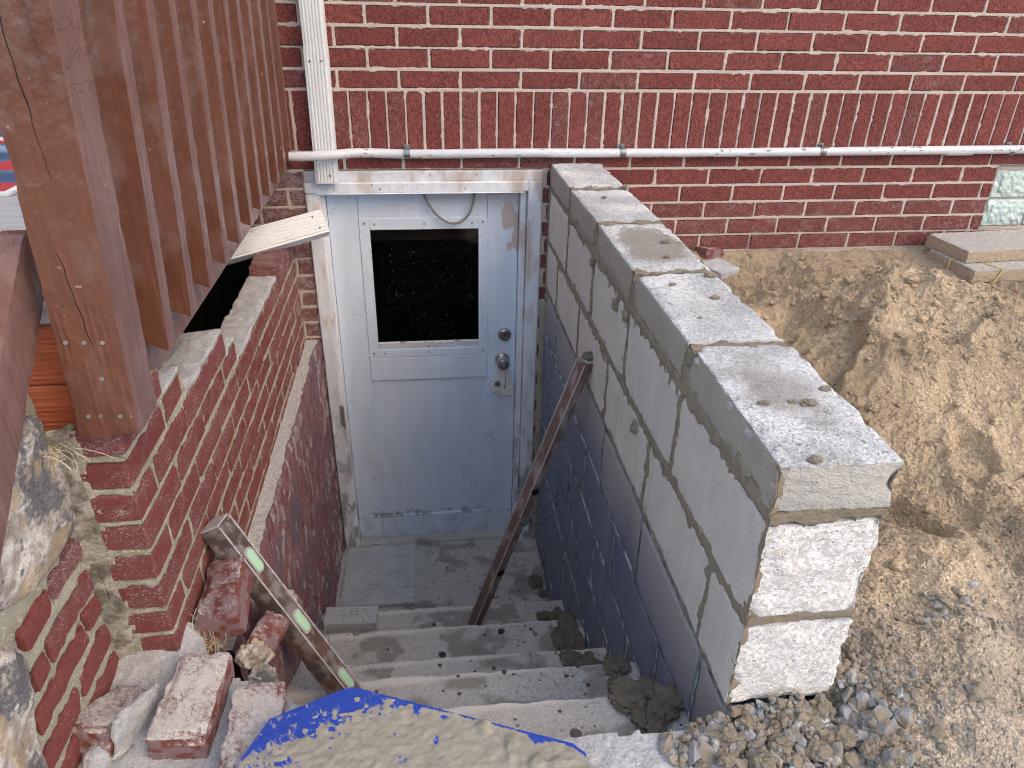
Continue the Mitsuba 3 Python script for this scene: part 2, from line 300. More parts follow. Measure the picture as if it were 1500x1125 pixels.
mat('m_tag', lambda p, n, uv: mix((0.60, 0.59, 0.55), (0.80, 0.79, 0.75), fbm(p.x * 60, p.y * 60, p.z * 60, 3)), 0.35, spec=0.6)

def level_col(p, n, uv):
    a = fbm(p.x * 26, p.y * 26, p.z * 26, 4)
    g = noise(p.x * 220, p.y * 220, p.z * 220)
    base = mix((0.034, 0.030, 0.030), (0.135, 0.100, 0.092), a * 0.7 + g * 0.3)
    base = mix(base, mi.Color3f(0.17, 0.075, 0.045), smoothstep(0.52, 0.62, fbm(p.x * 15 + 4, p.y * 15, p.z * 15, 3)) * uv.y)
    dust = smoothstep(0.38, 0.70, fbm(p.x * 50 + 9, p.y * 50, p.z * 36, 5))
    return mix(base, mi.Color3f(0.36, 0.34, 0.34), dust * (0.35 + 0.45 * uv.x))

mat('m_level', level_col, 0.6, lambda p, n, uv: fbm(p.x * 140, p.y * 140, p.z * 140, 3), 0.0015)
mat('m_level_wood', lambda p, n, uv: mix(mix((0.115, 0.070, 0.056), (0.215, 0.145, 0.122), fbm(p.x * 20, p.y * 20, p.z * 9, 4)), mi.Color3f(0.36, 0.32, 0.30), smoothstep(0.45, 0.75, fbm(p.x * 40 + 5, p.y * 40, p.z * 14, 4)) * 0.7) * (0.8 + 0.4 * grain(p, 420)), 0.7,
    lambda p, n, uv: fbm(p.x * 140, p.y * 140, p.z * 60, 3), 0.0015)
mat('m_level_trim', lambda p, n, uv: mix((0.26, 0.25, 0.25), (0.58, 0.57, 0.58), fbm(p.x * 80, p.y * 80, p.z * 80, 3)), 0.5)
mat('m_vial', (0.42, 0.72, 0.50), 0.12, spec=0.7, clearcoat=0.8)

def board_col(p, n, uv):
    dl = (-(p.y + 1.931) * 0.921 + (p.x - 0.119) * 0.389)          # distance inwards from the far left edge
    dr_ = (-(p.y + 1.931) * 0.926 - (p.x - 0.119) * 0.377)         # from the far right edge
    d = dr.minimum(dl, dr_ * 4.0)
    a = fbm(p.x * 60, p.y * 60, 3.0, 5)
    f = noise(p.x * 260 + p.y * 110, p.y * 160, 2.0) * 0.7 + 0.3 * grain(p, 500)
    blue = smoothstep(0.52, 0.66, a * 0.65 + f * 0.35 + 0.34 * smoothstep(0.11, 0.02, d) - 0.06)
    mort = mix((0.26, 0.24, 0.20), (0.37, 0.345, 0.29), noise(p.x * 60, p.y * 60, 1.0))
    return mix(mort, mi.Color3f(0.022, 0.060, 0.36), blue)

mat('m_board', board_col, 0.6, lambda p, n, uv: fbm(p.x * 80 + p.y * 20, p.y * 120, p.z * 80, 4), 0.0035)
mat('m_board_mortar', lambda p, n, uv: mix((0.23, 0.212, 0.17), (0.37, 0.345, 0.285), fbm(p.x * 90, p.y * 90, p.z * 90, 3)), 0.8,
    lambda p, n, uv: fbm(p.x * 120, p.y * 120, p.z * 120, 3), 0.003)
mat('m_paver', lambda p, n, uv: mix(mix((0.30, 0.235, 0.165), (0.50, 0.41, 0.30), noise(p.x * 190, p.y * 190, p.z * 190)), mix((0.32, 0.30, 0.275), (0.46, 0.44, 0.41), noise(p.x * 150, p.y * 150, 3.0)),
    smoothstep(0.5, 0.8, n.z)), 0.95, lambda p, n, uv: fbm(p.x * 120, p.y * 120, p.z * 120, 3), 0.004)
mat('m_strap', (0.62, 0.52, 0.16), 0.4)
mat('m_mat', lambda p, n, uv: mix(mix((0.38, 0.40, 0.42), (0.50, 0.52, 0.53), fbm(p.x * 14, p.y * 14, 1.0, 3)), mi.Color3f(0.06, 0.055, 0.05), smoothstep(0.965, 0.97, cell_rand(p.x * 210 + 40 * noise(p.x * 30, p.y * 30), p.y * 210, 5.0))), 0.85,
    lambda p, n, uv: fbm(p.x * 120, p.y * 120, p.z * 120, 3), 0.002)
mat('m_old_board', lambda p, n, uv: mix((0.16, 0.135, 0.12), (0.33, 0.30, 0.28), noise(p.x * 60, p.y * 60, p.z * 9)), 0.9, lambda p, n, uv: noise(p.x * 120, p.y * 120, p.z * 12), 0.003)
mat('m_straw', (0.55, 0.47, 0.33), 0.8)
mat('m_debris', lambda p, n, uv: mix((0.06, 0.05, 0.045), (0.40, 0.38, 0.36), uv.x), 0.9)
mat('m_brick_chip', (0.20, 0.05, 0.04), 0.85)
scene['m_glass_block'] = {'type': 'bumpmap', 'height': tex(lambda p, n, uv: noise(p.x * 40, p.z * 24, 2.0) + 0.6 * noise(p.x * 80 + p.z * 30, p.z * 60, 7.0), 0.001), 'scale': 0.012,
                          'bsdf': {'type': 'principled', 'base_color': {'type': 'rgb', 'value': [0.55, 0.66, 0.60]}, 'roughness': 0.08, 'specular': 0.8, 'clearcoat': 1.0}}
scene['m_glass_block'] = {'type': 'twosided', 'bsdf': scene['m_glass_block']}
scene['m_pane'] = {'type': 'thindielectric', 'int_ior': 1.12}

# ------------------------------------------------------------------ helpers
COUNT = {}
def number(base):
    n = COUNT.get(base, -1) + 1
    COUNT[base] = n
    return base if n == 0 else f'{base}_{n:03d}'

def put(base, mesh, m, uv=None, smooth=False, **lab):
    key = number(base)
    if uv is not None and smooth is not False and smooth is not True:
        mesh = trimesh.graph.smooth_shade(mesh, angle=np.radians(smooth), facet_minarea=None)
        smooth = True
    if uv is not None:
        v = np.asarray(mesh.vertices if hasattr(mesh, 'vertices') else mesh[0])
        uv = np.asarray(uv, float)
        uv = np.tile(uv, (len(v), 1)) if uv.ndim == 1 else uv
    scene[key] = mikit.ply(mesh, m, smooth=smooth, uv=uv)
    if lab:
        labels[key] = lab
    return key

def thing(base, label, category, group=None):
    key = number(base)
    labels[key] = {'label': label, 'category': category, **({'group': group} if group else {})}
    return key

def box(lo, hi):
    lo, hi = np.asarray(lo, float), np.asarray(hi, float)
    m = trimesh.creation.box(extents=hi - lo)
    m.apply_translation((lo + hi) / 2)
    return m

def chbox(lo, hi, ch=0.003, jit=0.0, rng=None):
    lo, hi = np.asarray(lo, float), np.asarray(hi, float)
    c, h = (lo + hi) / 2, (hi - lo) / 2
    pts = []
    for s in np.ndindex(2, 2, 2):
        s = np.array(s) * 2.0 - 1
        k = ch if np.isscalar(ch) else ch[0]
        if rng is not None:
            k = k * rng.uniform(0.6, 1.7)
        j = rng.uniform(-jit, jit, 3) if rng is not None and jit else 0
        for a in range(3):
            p = s * (h - k)
            p[a] = s[a] * h[a]
            pts.append(c + p + j)
    pts = np.array(pts)
    hull = ConvexHull(pts)
    f = hull.simplices.copy()
    n = np.cross(pts[f[:, 1]] - pts[f[:, 0]], pts[f[:, 2]] - pts[f[:, 0]])
    flip = (n * hull.equations[:, :3]).sum(1) < 0
    f[flip] = f[flip][:, ::-1]
    return trimesh.Trimesh(pts, f, process=False)

def grid_box(h, res):
    """welded surface grid of a box with half sizes h"""
    n = np.maximum(1, np.round(2 * np.asarray(h) / res).astype(int))
    V, F, at = [], [], 0
    for a in range(3):
        b, c = (a + 1) % 3, (a + 2) % 3
        ub, uc = np.linspace(-h[b], h[b], n[b] + 1), np.linspace(-h[c], h[c], n[c] + 1)
        B, C = np.meshgrid(ub, uc, indexing='ij')
        idx = np.arange(B.size).reshape(B.shape)
        q = np.stack([idx[:-1, :-1], idx[1:, :-1], idx[1:, 1:], idx[:-1, 1:]], -1).reshape(-1, 4)
        for s in (-1, 1):
            P = np.empty((B.size, 3)); P[:, a], P[:, b], P[:, c] = s * h[a], B.ravel(), C.ravel()
            f = np.vstack([q[:, [0, 1, 2]], q[:, [0, 2, 3]]])
            V.append(P); F.append((f if s > 0 else f[:, ::-1]) + at); at += len(P)
    V, F = np.vstack(V), np.vstack(F)
    _, i, inv = np.unique(np.round(V, 7), axis=0, return_index=True, return_inverse=True)
    return V[i], inv.ravel()[F]

def rough_box(size, res=0.01, r=0.004, amp=0.0015, freq=60, chip=0.0, chipfreq=25, seed=0, xf=None, warp=0.0, face_amp=None):
    h = np.asarray(size, float) / 2
    V, F = grid_box(h, res)
    q = np.clip(V, -(h - r), h - r)
    d = V - q
    L = np.linalg.norm(d, axis=1, keepdims=True)
    n = d / np.maximum(L, 1e-9)
    P = q + n * r
    off = amp * (meshkit.fbm(P * freq + seed * 7.31, 3, seed) - 0.5) * 2
    if face_amp is not None:                       # (axis, sign, amplitude, frequency)
        for ax, sg, fa, ff in face_amp:
            w = np.clip((V[:, ax] * sg - (h[ax] - 0.02)) / 0.02, 0, 1)
            off = off + w * fa * (meshkit.fbm(P * ff + seed * 3.1, 4, seed + 5) - 0.62) * 2
    if chip:
        edge = np.clip((np.abs(V) > h - 0.014).sum(1) - 1, 0, 2) / 1.5
        cn = np.clip(meshkit.fbm(P * chipfreq + seed * 5.7, 3, seed + 9) - 0.5, 0, 1) * 4
        off = off - chip * edge * cn
    P = P + n * off[:, None]
    if warp:
        P = P + warp * (np.stack([meshkit.noise(P * 5 + seed + k * 9, seed + k) for k in range(3)], 1) - 0.5)
    if xf is not None:
        Rm, t = xf
        P = P @ np.asarray(Rm).T + np.asarray(t)
    return trimesh.Trimesh(P, F, process=False)

def ypr(y, p, r):
    return R.from_euler('zyx', [y, p, r], degrees=True).as_matrix()

def frame_from(axis, up):
    x = np.asarray(axis, float); x /= np.linalg.norm(x)
    z = np.asarray(up, float); z = z - x * (z @ x); z /= np.linalg.norm(z)
    return np.stack([x, np.cross(z, x), z], 1)

_ICO = {k: trimesh.creation.icosphere(subdivisions=k) for k in (1, 2, 3)}
def blob(c, s, seed, sub=2, amp=0.35, freq=1.6, flat=0.0):
    m = _ICO[sub]
    v = np.array(m.vertices)
    rr = 1 + amp * 2 * (meshkit.fbm(v * freq + seed * 3.7, 3, seed) - 0.5)
    v = v * rr[:, None]
    rng = np.random.default_rng(seed)
    v = v @ R.random(random_state=int(seed) % 100000).as_matrix().T if flat == 0 else v
    return trimesh.Trimesh(v * np.asarray(s) + np.asarray(c), m.faces, process=False)

def shard(c, s, seed, n=13):
    g = np.random.default_rng(seed)
    p = g.normal(0, 1, (n, 3)); p /= np.linalg.norm(p, axis=1, keepdims=True)
    p *= g.uniform(0.75, 1.1, (n, 1))
    h = ConvexHull(p); f = h.simplices.copy()
    nn = np.cross(p[f[:, 1]] - p[f[:, 0]], p[f[:, 2]] - p[f[:, 0]])
    fl = (nn * h.equations[:, :3]).sum(1) < 0
    f[fl] = f[fl][:, ::-1]
    return trimesh.Trimesh((p * np.asarray(s)) @ R.random(random_state=seed % 99991).as_matrix().T + np.asarray(c), f, process=False)

def merge(ms):
    V, F, at = [], [], 0
    for m in ms:
        V.append(np.asarray(m.vertices)); F.append(np.asarray(m.faces) + at); at += len(V[-1])
    return trimesh.Trimesh(np.vstack(V), np.vstack(F), process=False)

def merge_uv(ms, uvs):
    return merge(ms), np.vstack([np.tile(u, (len(m.vertices), 1)) for m, u in zip(ms, uvs)])

def tube(pts, r, n=12, cap=True):
    P = np.asarray(pts, float)
    t = np.gradient(P, axis=0); t /= np.linalg.norm(t, axis=1, keepdims=True)
    up = np.array([0.0, 0, 1]) if abs(t[0][2]) < 0.9 else np.array([1.0, 0, 0])
    V = []
    r = np.broadcast_to(r, len(P))
    for i in range(len(P)):
        a = np.cross(t[i], up); a /= np.linalg.norm(a); b = np.cross(a, t[i]); up = b
        th = np.arange(n) * 2 * np.pi / n
        V.append(P[i] + r[i] * (np.cos(th)[:, None] * a + np.sin(th)[:, None] * b))
    V = np.vstack(V); F = []
    for i in range(len(P) - 1):
        for k in range(n):
            a, b = i * n + k, i * n + (k + 1) % n
            F += [[a, b, b + n], [a, b + n, a + n]]
    if cap:
        V = np.vstack([V, P[0], P[-1]])
        for k in range(n):
            F.append([len(V) - 2, (k + 1) % n, k]); F.append([len(V) - 1, (len(P) - 1) * n + k, (len(P) - 1) * n + (k + 1) % n])
    return trimesh.Trimesh(V, np.array(F), process=False)

def spline(pts, n=24):
    from scipy.interpolate import CubicSpline
    P = np.asarray(pts, float); s = np.r_[0, np.cumsum(np.linalg.norm(np.diff(P, axis=0), axis=1))]
    return CubicSpline(s, P)(np.linspace(0, s[-1], n))

def joint_sheet(rects, u0, u1, v0, v1, res, place, recess=0.003, rough=0.003, smear=0.010, seed=0, keep=0.012, holes=(), nfreq=70, deep=0.02):
    """mortar between pieces: a relief sheet over [u0,u1]x[v0,v1], dropped where a piece covers it; place(u, v, h) -> points"""
    nu, nv = int((u1 - u0) / res) + 1, int((v1 - v0) / res) + 1
    U, W = np.meshgrid(np.linspace(u0, u1, nu), np.linspace(v0, v1, nv), indexing='ij')
    ins = np.zeros(U.shape, bool)
    for a, b, c, d in rects:
        i0, i1 = np.searchsorted(U[:, 0], [a, b]); j0, j1 = np.searchsorted(W[0], [c, d])
        ins[i0:i1, j0:j1] = True
    din = ndimage.distance_transform_edt(ins) * res
    P = np.stack([U, W, np.full_like(U, seed * 1.7)], -1)
    n1 = meshkit.fbm(P * nfreq, 3, seed)
    n2 = meshkit.fbm(P * 38 + 11, 4, seed + 3)
    h = -recess + rough * (n1 - 0.5) * 2
    over = np.clip(din - smear * np.clip(n2 - 0.45, 0, 1) * 4, 0, None)
    h = h - np.minimum(over * 3, deep)
    use = din < keep
    for a, b, c, d in holes:
        use &= ~((U > a) & (U < b) & (W > c) & (W < d))
    idx = np.arange(U.size).reshape(U.shape)
    ok = use[:-1, :-1] | use[1:, :-1] | use[:-1, 1:] | use[1:, 1:]
    for a, b, c, d in holes:
        uc, vc = (U[:-1, :-1] + U[1:, 1:]) / 2, (W[:-1, :-1] + W[1:, 1:]) / 2
        ok &= ~((uc > a) & (uc < b) & (vc > c) & (vc < d))
    q = np.stack([idx[:-1, :-1], idx[1:, :-1], idx[1:, 1:], idx[:-1, 1:]], -1)[ok]
    used, inv = np.unique(q, return_inverse=True)
    pts = place(U.ravel()[used], W.ravel()[used], h.ravel()[used])
    return trimesh.Trimesh(pts, np.vstack([inv.reshape(-1, 4)[:, [0, 1, 2]], inv.reshape(-1, 4)[:, [0, 2, 3]]]), process=False)

def height_mesh(X, Y, Z, keep=None):
    idx = np.arange(X.size).reshape(X.shape)
    q = np.stack([idx[:-1, :-1], idx[1:, :-1], idx[1:, 1:], idx[:-1, 1:]], -1)
    q = q[keep] if keep is not None else q.reshape(-1, 4)
    return trimesh.Trimesh(np.stack([X.ravel(), Y.ravel(), Z.ravel()], 1), np.vstack([q[:, [0, 1, 2]], q[:, [0, 2, 3]]]), process=False)

rng = np.random.default_rng(11)

# ------------------------------------------------------------------ the ground
def bump(X, Y, x, y, a, sx, sy=None, rot=0.0):
    sy = sy or sx
    c, s = math.cos(math.radians(rot)), math.sin(math.radians(rot))
    dx, dy = X - x, Y - y
    u, v = dx * c + dy * s, -dx * s + dy * c
    return a * np.exp(-0.5 * ((u / sx) ** 2 + (v / sy) ** 2))

def sand_height(X, Y):
    z = np.interp(Y, [-3.6, -2.0, -1.2, -0.4, 0.0], [-0.80, -0.755, -0.715, -0.665, -0.632])
    z = z + bump(X, Y, 1.86, -0.74, 0.175, 0.27, 0.17, -50) + bump(X, Y, 1.62, -1.0, 0.055, 0.17, 0.11, -35) + bump(X, Y, 2.15, -1.0, 0.05, 0.25, 0.2)
    z = z + bump(X, Y, 1.35, -0.08, 0.05, 0.10, 0.08) + bump(X, Y, 1.92, -0.20, 0.035, 0.12, 0.05) + bump(X, Y, 1.18, -0.45, 0.03, 0.12, 0.06, 20)
    z = z - bump(X, Y, 1.68, -0.43, 0.085, 0.11, 0.06, -30) - bump(X, Y, 1.56, -0.36, 0.05, 0.05, 0.035) - bump(X, Y, 2.05, -0.32, 0.055, 0.12, 0.04, -10)
    z = z - bump(X, Y, 1.30, -0.72, 0.025, 0.16, 0.14) - bump(X, Y, 1.39, -1.52, 0.050, 0.045, 0.085, 14) - bump(X, Y, 1.47, -1.40, 0.03, 0.04, 0.05)
    z = z - bump(X, Y, 1.95, -1.45, 0.05, 0.10, 0.05, 30) + bump(X, Y, 1.62, -1.52, 0.035, 0.05, 0.22, 22) - bump(X, Y, 1.55, -1.85, 0.03, 0.05, 0.16, 10)
    z = z + bump(X, Y, 1.28, -1.92, 0.03, 0.06, 0.16, -28) - bump(X, Y, 1.36, -2.0, 0.025, 0.03, 0.2, -28) + bump(X, Y, 1.75, -1.9, 0.03, 0.16, 0.14)
    P = np.stack([X, Y, np.zeros_like(X)], -1)
    # scarp with a crumbled edge in front of the heap, ridges and clods
    e = 1.52 + 0.10 * np.sin((Y + 1.0) * 9) + 0.10 * (meshkit.fbm(P * 9, 3, 3) - 0.5)
    sc = np.clip((X - e) / 0.025, 0, 1) * np.clip((Y + 1.22) / 0.1, 0, 1) * np.clip((-0.66 - Y) / 0.12, 0, 1) * np.clip((2.3 - X) / 0.5, 0, 1)
    z = z + 0.050 * sc
    for (x0, y0, x1, y1, dp, wd) in ((1.53, -1.02, 1.60, -0.86, .03, .010), (1.72, -0.98, 1.84, -1.03, .02, .009), (1.66, -0.78, 1.86, -0.88, .018, .010), (2.02, -1.0, 2.2, -0.86, .022, .012), (1.36, -1.28, 1.50, -1.60, .016, .012), (1.55, -1.35, 1.66, -1.75, .016, .014), (1.85, -1.3, 2.1, -1.18, .02, .012)):
        tt = np.clip(((X - x0) * (x1 - x0) + (Y - y0) * (y1 - y0)) / ((x1 - x0) ** 2 + (y1 - y0) ** 2), 0, 1)
        wob = 0.02 * (meshkit.fbm(P * 14, 3, 31) - 0.5)
        dl_ = np.hypot(X - x0 - tt * (x1 - x0) + wob, Y - y0 - tt * (y1 - y0) + wob)
        z = z - dp * np.exp(-0.5 * (dl_ / wd) ** 2) * np.sin(np.pi * np.clip(tt, .08, .92))
    heap = np.clip(bump(X, Y, 1.85, -0.72, 1.0, 0.40, 0.30), 0, 1)
    r1 = 1 - np.abs(2 * meshkit.fbm(P * 6.5 + 2.2, 3, 21) - 1)
    r2 = 1 - np.abs(2 * meshkit.fbm(P * 15 + 5.2, 3, 22) - 1)
    for (x0, y0, rot, dp) in ((1.12, -1.02, 20, .030), (1.30, -1.20, -15, .026), (1.40, -1.55, 12, .034), (1.22, -1.50, 25, .026), (1.66, -1.42, -30, .030), (1.58, -1.78, 8, .026), (1.90, -1.55, 40, .03), (1.25, -0.36, 70, .03), (1.62, -0.22, 60, .026), (2.25, -0.62, 50, .03), (2.40, -0.95, 35, .03), (2.10, -1.25, -40, .028), (1.10, -1.68, 5, .02), (1.80, -1.15, 60, .022)):
        c_, s_ = math.cos(math.radians(rot)), math.sin(math.radians(rot))
        uu, vv = (X - x0) * c_ + (Y - y0) * s_, -(X - x0) * s_ + (Y - y0) * c_
        rr = np.hypot(uu / 0.047, vv / 0.125) + 0.5 * (meshkit.fbm(P * 16 + rot, 3, 33) - 0.5)
        q_ = np.clip((1.15 - rr) / 0.3, 0, 1)
        z = z - 0.7 * dp * q_ * q_ * (3 - 2 * q_) + 0.3 * dp * np.exp(-0.5 * ((rr - 1.35) / 0.17) ** 2)
    z = z + 0.050 * (meshkit.fbm(P * 4.5, 3, 1) - 0.5) + (0.026 + 0.03 * heap) * (r1 ** 2 - 0.45) + (0.009 + 0.012 * heap) * (r2 ** 2 - 0.4)
    lump = np.clip(meshkit.fbm(P * 34, 3, 5) - 0.5, 0, 1)
    z = z + (0.03 + 0.035 * heap) * lump + 0.010 * (meshkit.fbm(P * 60, 3, 6) - 0.5) + 0.007 * (meshkit.noise(P * 150, 7) - 0.5)
    flat = np.clip((Y + 0.09) / 0.08, 0, 1)
    z = z - 0.06 * np.clip((1.06 - X) / 0.09, 0, 1) ** 2 * np.clip((-2.00 - Y) / 0.03, 0, 1)
    return z * (1 - flat) + (-0.632 + 0.35 * (z - np.interp(Y, [-0.4, 0.0], [-0.665, -0.632]))) * flat

xs = np.r_[np.arange(0.95, 2.75, 0.007), np.arange(2.75, 4.4, 0.016)]
ys = np.arange(-3.6, 0.031, 0.007)
X, Y = np.meshgrid(xs, ys, indexing='ij')
put('sand', height_mesh(X, Y, sand_height(X, Y)), 'm_sand', smooth=True, kind='structure', label='brown building sand heaped and trodden beside the block wall')
g = np.random.default_rng(77)
cl = []
for i in range(950):
    t = g.random()
    if t < 0.5: x, y = g.normal(1.85, 0.28), g.normal(-0.78, 0.22)
    elif t < 0.75: x, y = g.uniform(1.0, 2.9), g.uniform(-1.2, -0.1)
    else: x, y = g.uniform(1.0, 2.3), g.uniform(-2.1, -0.9)
    if x < 1.0 or y > -0.03: continue
    sz = min(g.lognormal(-5.3, 0.55), 0.020)
    cl.append((x, y, sz))
cl = np.array(cl)
cz = sand_height(cl[:, 0][:, None], cl[:, 1][:, None])[:, 0]
put('sand_clods', merge([blob((x, y, z + sz * .25), sz * np.array([1, .85, .7]), 8000 + i, 1 if sz < .008 else 2, 0.35, 2.0) for i, ((x, y, sz), z) in enumerate(zip(cl, cz))]), 'm_sand', smooth=True, kind='stuff', label='crumbled clods of damp sand scattered over the heap', category='sand clods')
# the far ground: one sheet with an opening for the stairwell, the sand bed and the house
far = []
for x0, x1, y0, y1 in ((-80, 80, -80, -3.58), (-80, -0.75, -3.58, 80), (4.38, 80, -3.58, 80), (-0.75, 4.38, 0.9, 80)):
    far.append(trimesh.Trimesh([[x0, y0, -.84], [x1, y0, -.84], [x1, y1, -.84], [x0, y1, -.84]], [[0, 1, 2], [0, 2, 3]], process=False))
put('ground', merge(far), 'm_sand', kind='structure', label='bare sandy ground around the house')

# ------------------------------------------------------------------ the house
PITCHX, COURSE, SOLD = 0.2166, 0.0676, 0.2163
thing('brick_house', 'red brick house wall with light mortar and a soldier course above the basement door', 'house')
def zbed(k):
    return k * COURSE if k >= 0 else -SOLD + (k + 3) * COURSE
DOOR = (-0.155, 0.747)
WIN = (2.645, 3.06)
rects = []                                       # (x0, x1, z0, z1, near)
J = 0.0122
for k in range(-34, 42):
    if -3 <= k < 0:
        continue
    z0, z1 = zbed(k) + J / 2, zbed(k + 1) - J / 2
    if k == -4: z1 = -SOLD - J / 2
    odd = (k % 2 == 1) if k >= 0 else (k % 2 == 1)
    for i in range(-12, 21):
        o = i + (0.5 if odd else 0.0)
        segs = [(o * PITCHX + J / 2, (o + 1) * PITCHX - J / 2)]
        if k <= -5:
            out = []
            for a, b in segs:
                for h0, h1 in ((DOOR[0] - .002, DOOR[1] + .002),) + ((WIN,) if k >= -8 else ()):
                    if a < h0 < b or a < h1 < b or (a >= h0 and b <= h1):
                        if a < h0 - 0.02: out.append((a, h0))
                        if b > h1 + 0.02: out.append((h1, b))
                        a = b = None
                        break
                if a is not None: out.append((a, b))
            segs = out
        for a, b in segs:
            if k < -14 and not (-0.48 < a < 0.95):
                continue
            rects.append((a, b, z0, z1))
for i in range(-39, 68):
    a = 0.433 + i * 0.0668
    rects.append((a + 0.0050, a + 0.0668 - 0.0050, -SOLD + J / 2, -J / 2))
rects = [r for r in rects if r[0] > -2.6 and r[1] < 4.5]
near = lambda r: r[0] > -0.50 and r[0] < 2.85 and r[2] < 0.46 and r[3] > (-0.78 if r[0] > 0.9 else -1.15 if r[0] < 0 else -2.2)
def house_place(u, v, h):
    return np.stack([u, -h, v], 1)
near_r = [r for r in rects if near(r)]
sheet = joint_sheet([r for r in near_r], -0.55, 2.95, -1.2, 0.52, 0.0042, house_place, recess=0.0006, rough=0.0014, smear=0.005, seed=1, keep=0.011,
                    holes=((DOOR[0] + .004, DOOR[1] - .004, -3, zbed(-4) + .003), (WIN[0] + .004, WIN[1], zbed(-8), zbed(-4) + .003)), nfreq=110)
strip = joint_sheet([r for r in near_r], 0.743, 0.80, -2.2, -1.195, 0.0042, house_place, recess=0.002, rough=0.004, smear=0.012, seed=2, keep=0.011, nfreq=80)
back = [box((-2.7, 0.012, zbed(-4)), (4.6, 0.30, 3.0)), box((-2.7, 0.012, -2.3), (DOOR[0], 0.30, zbed(-4) - .0005)), box((DOOR[1], 0.012, -2.3), (WIN[0], 0.30, zbed(-4) - .0005)),
        box((WIN[0] + .0005, 0.012, -2.3), (4.6, 0.30, zbed(-8) - .001)), box((WIN[1], 0.012, zbed(-8)), (4.6, 0.30, zbed(-4) - .0005))]
put('brick_house__wall', merge([sheet, strip] + back), 'm_mortar_light')
stuff = []
for r in rects:
    g = np.random.default_rng(int((r[0] + 9) * 7919 + (r[2] + 9) * 104729))
    y = -g.normal(0, 0.0009)
    haze = 0.10 + 0.18 * (g.random() < 0.12) + (0.22 if r[2] < -0.45 else 0) + (0.14 if -0.21 < r[2] < -0.19 else 0)
    if r[0] < -0.12 and r[2] < -0.3: haze = 0.62
    if near(r):
        b = chbox((r[0], y, r[2]), (r[1], 0.055, r[3]), 0.0020, 0.0009, g)
        put('brick_house__wall__brick', b, 'm_brick', uv=(g.random(), haze))
    else:
        stuff.append((box((r[0], y, r[2]), (r[1], 0.055, r[3])), (g.random(), haze)))
m, uv = merge_uv(*zip(*stuff))
put('brick_house__wall__outer_bricks', m, 'm_brick', uv=uv, kind='stuff')
for k in range(7):                                # foundation ledge just under the lowest course
    pass
put('brick_house__foundation', rough_box((3.5, 0.05, 0.30), 0.03, 0.004, 0.003, 20, seed=4, xf=(np.eye(3), (2.72, 0.022, -0.775))), 'm_mortar_light')

# door frame and door
fr = 'brick_house__door_frame'
put(fr, merge([chbox((-0.153, -0.012, -2.14), (-0.100, 0.07, -0.368), 0.003), chbox((-0.0995, 0.012, -2.14), (-0.0885, 0.07, -0.368), 0.002)]), 'm_frame')
put(fr + '__jamb', merge([chbox((0.6905, -0.010, -2.14), (0.744, 0.07, -0.3246), 0.003), chbox((0.664, 0.014, -2.14), (0.6865, 0.07, -0.3685), 0.002)]), 'm_frame')
put(fr + '__header', merge([chbox((-0.154, -0.006, -0.324), (0.745, 0.07, -0.285), 0.003), chbox((-0.154, -0.016, -0.3645), (0.690, 0.07, -0.3245), 0.004)]), 'm_frame')
put(fr + '__drip_edge', chbox((-0.115, -0.022, -0.3675), (0.672, 0.02, -0.3648), 0.001), 'm_frame')
put(fr + '__hinge', merge([box((-0.112, -0.016, -1.39), (-0.094, -0.0125, -1.285)), box((-0.098, -0.022, -1.40), (-0.092, -0.012, -1.37))]), 'm_old_board', label='dark worn hinge leaf on the left jamb')
d = 'brick_house__door'
YF = 0.055
DX0, DX1, DZ0, DZ1 = -0.086, 0.661, -2.085, -0.372
put(d, box((DX0 + .002, YF + 0.012, DZ0), (DX1 - .002, YF + 0.026, -1.10)), 'm_door', label='pale painted basement door with a window and recessed lower panel')
put(d + '__upper_backing', merge([box((DX0 + .002, YF + 0.012, -0.50), (DX1 - .002, YF + 0.026, DZ1 - .001)), box((DX0 + .002, YF + 0.012, -1.099), (0.065, YF + 0.026, -0.501)), box((0.505, YF + 0.012, -1.099), (DX1 - .002, YF + 0.026, -0.501))]), 'm_door')
put(d + '__stile', chbox((DX0, YF, DZ0), (0.028, YF + .0118, DZ1), 0.0015), 'm_door')
put(d + '__stile', chbox((0.537, YF, DZ0), (DX1, YF + .0118, DZ1), 0.0015), 'm_door')
put(d + '__rail', chbox((0.0300, YF + .0008, -0.4825), (0.5350, YF + .0118, DZ1), 0.002), 'm_door')
put(d + '__rail', chbox((0.0300, YF - .0025, -1.205), (0.5350, YF + .0118, -1.0925), 0.003), 'm_door')
put(d + '__rail', chbox((0.0300, YF + .0008, DZ0), (0.5350, YF + .0118, -1.955), 0.002), 'm_door')
put(d + '__panel', box((0.0300, YF + .0085, -1.9530), (0.5350, YF + .0115, -1.2070)), 'm_door', label='recessed flat lower panel')
put(d + '__window_trim', chbox((0.0295, YF - .003, -1.090), (0.0700, YF + .0118, -0.481), 0.0015), 'm_door')
put(d + '__window_trim', chbox((0.5005, YF - .003, -1.090), (0.5365, YF + .0118, -0.481), 0.0015), 'm_door')
put(d + '__window_trim', chbox((0.0705, YF - .004, -0.527), (0.5000, YF + .0118, -0.481), 0.0015), 'm_door')
put(d + '__window_trim', chbox((0.0705, YF - .004, -1.090), (0.5000, YF + .0118, -1.052), 0.0015), 'm_door')
put(d + '__sill', chbox((0.0705, YF - .001, -1.0515), (0.5000, YF + .0118, -1.022), 0.003), 'm_conduit')
put(d + '__pane', trimesh.Trimesh([[0.0705, YF + .008, -1.0215], [0.5, YF + .008, -1.0215], [0.5, YF + .008, -0.5275], [0.0705, YF + .008, -0.5275]], [[0, 1, 2], [0, 2, 3]], process=False), 'm_pane', label='dusty dark window pane of the basement door')
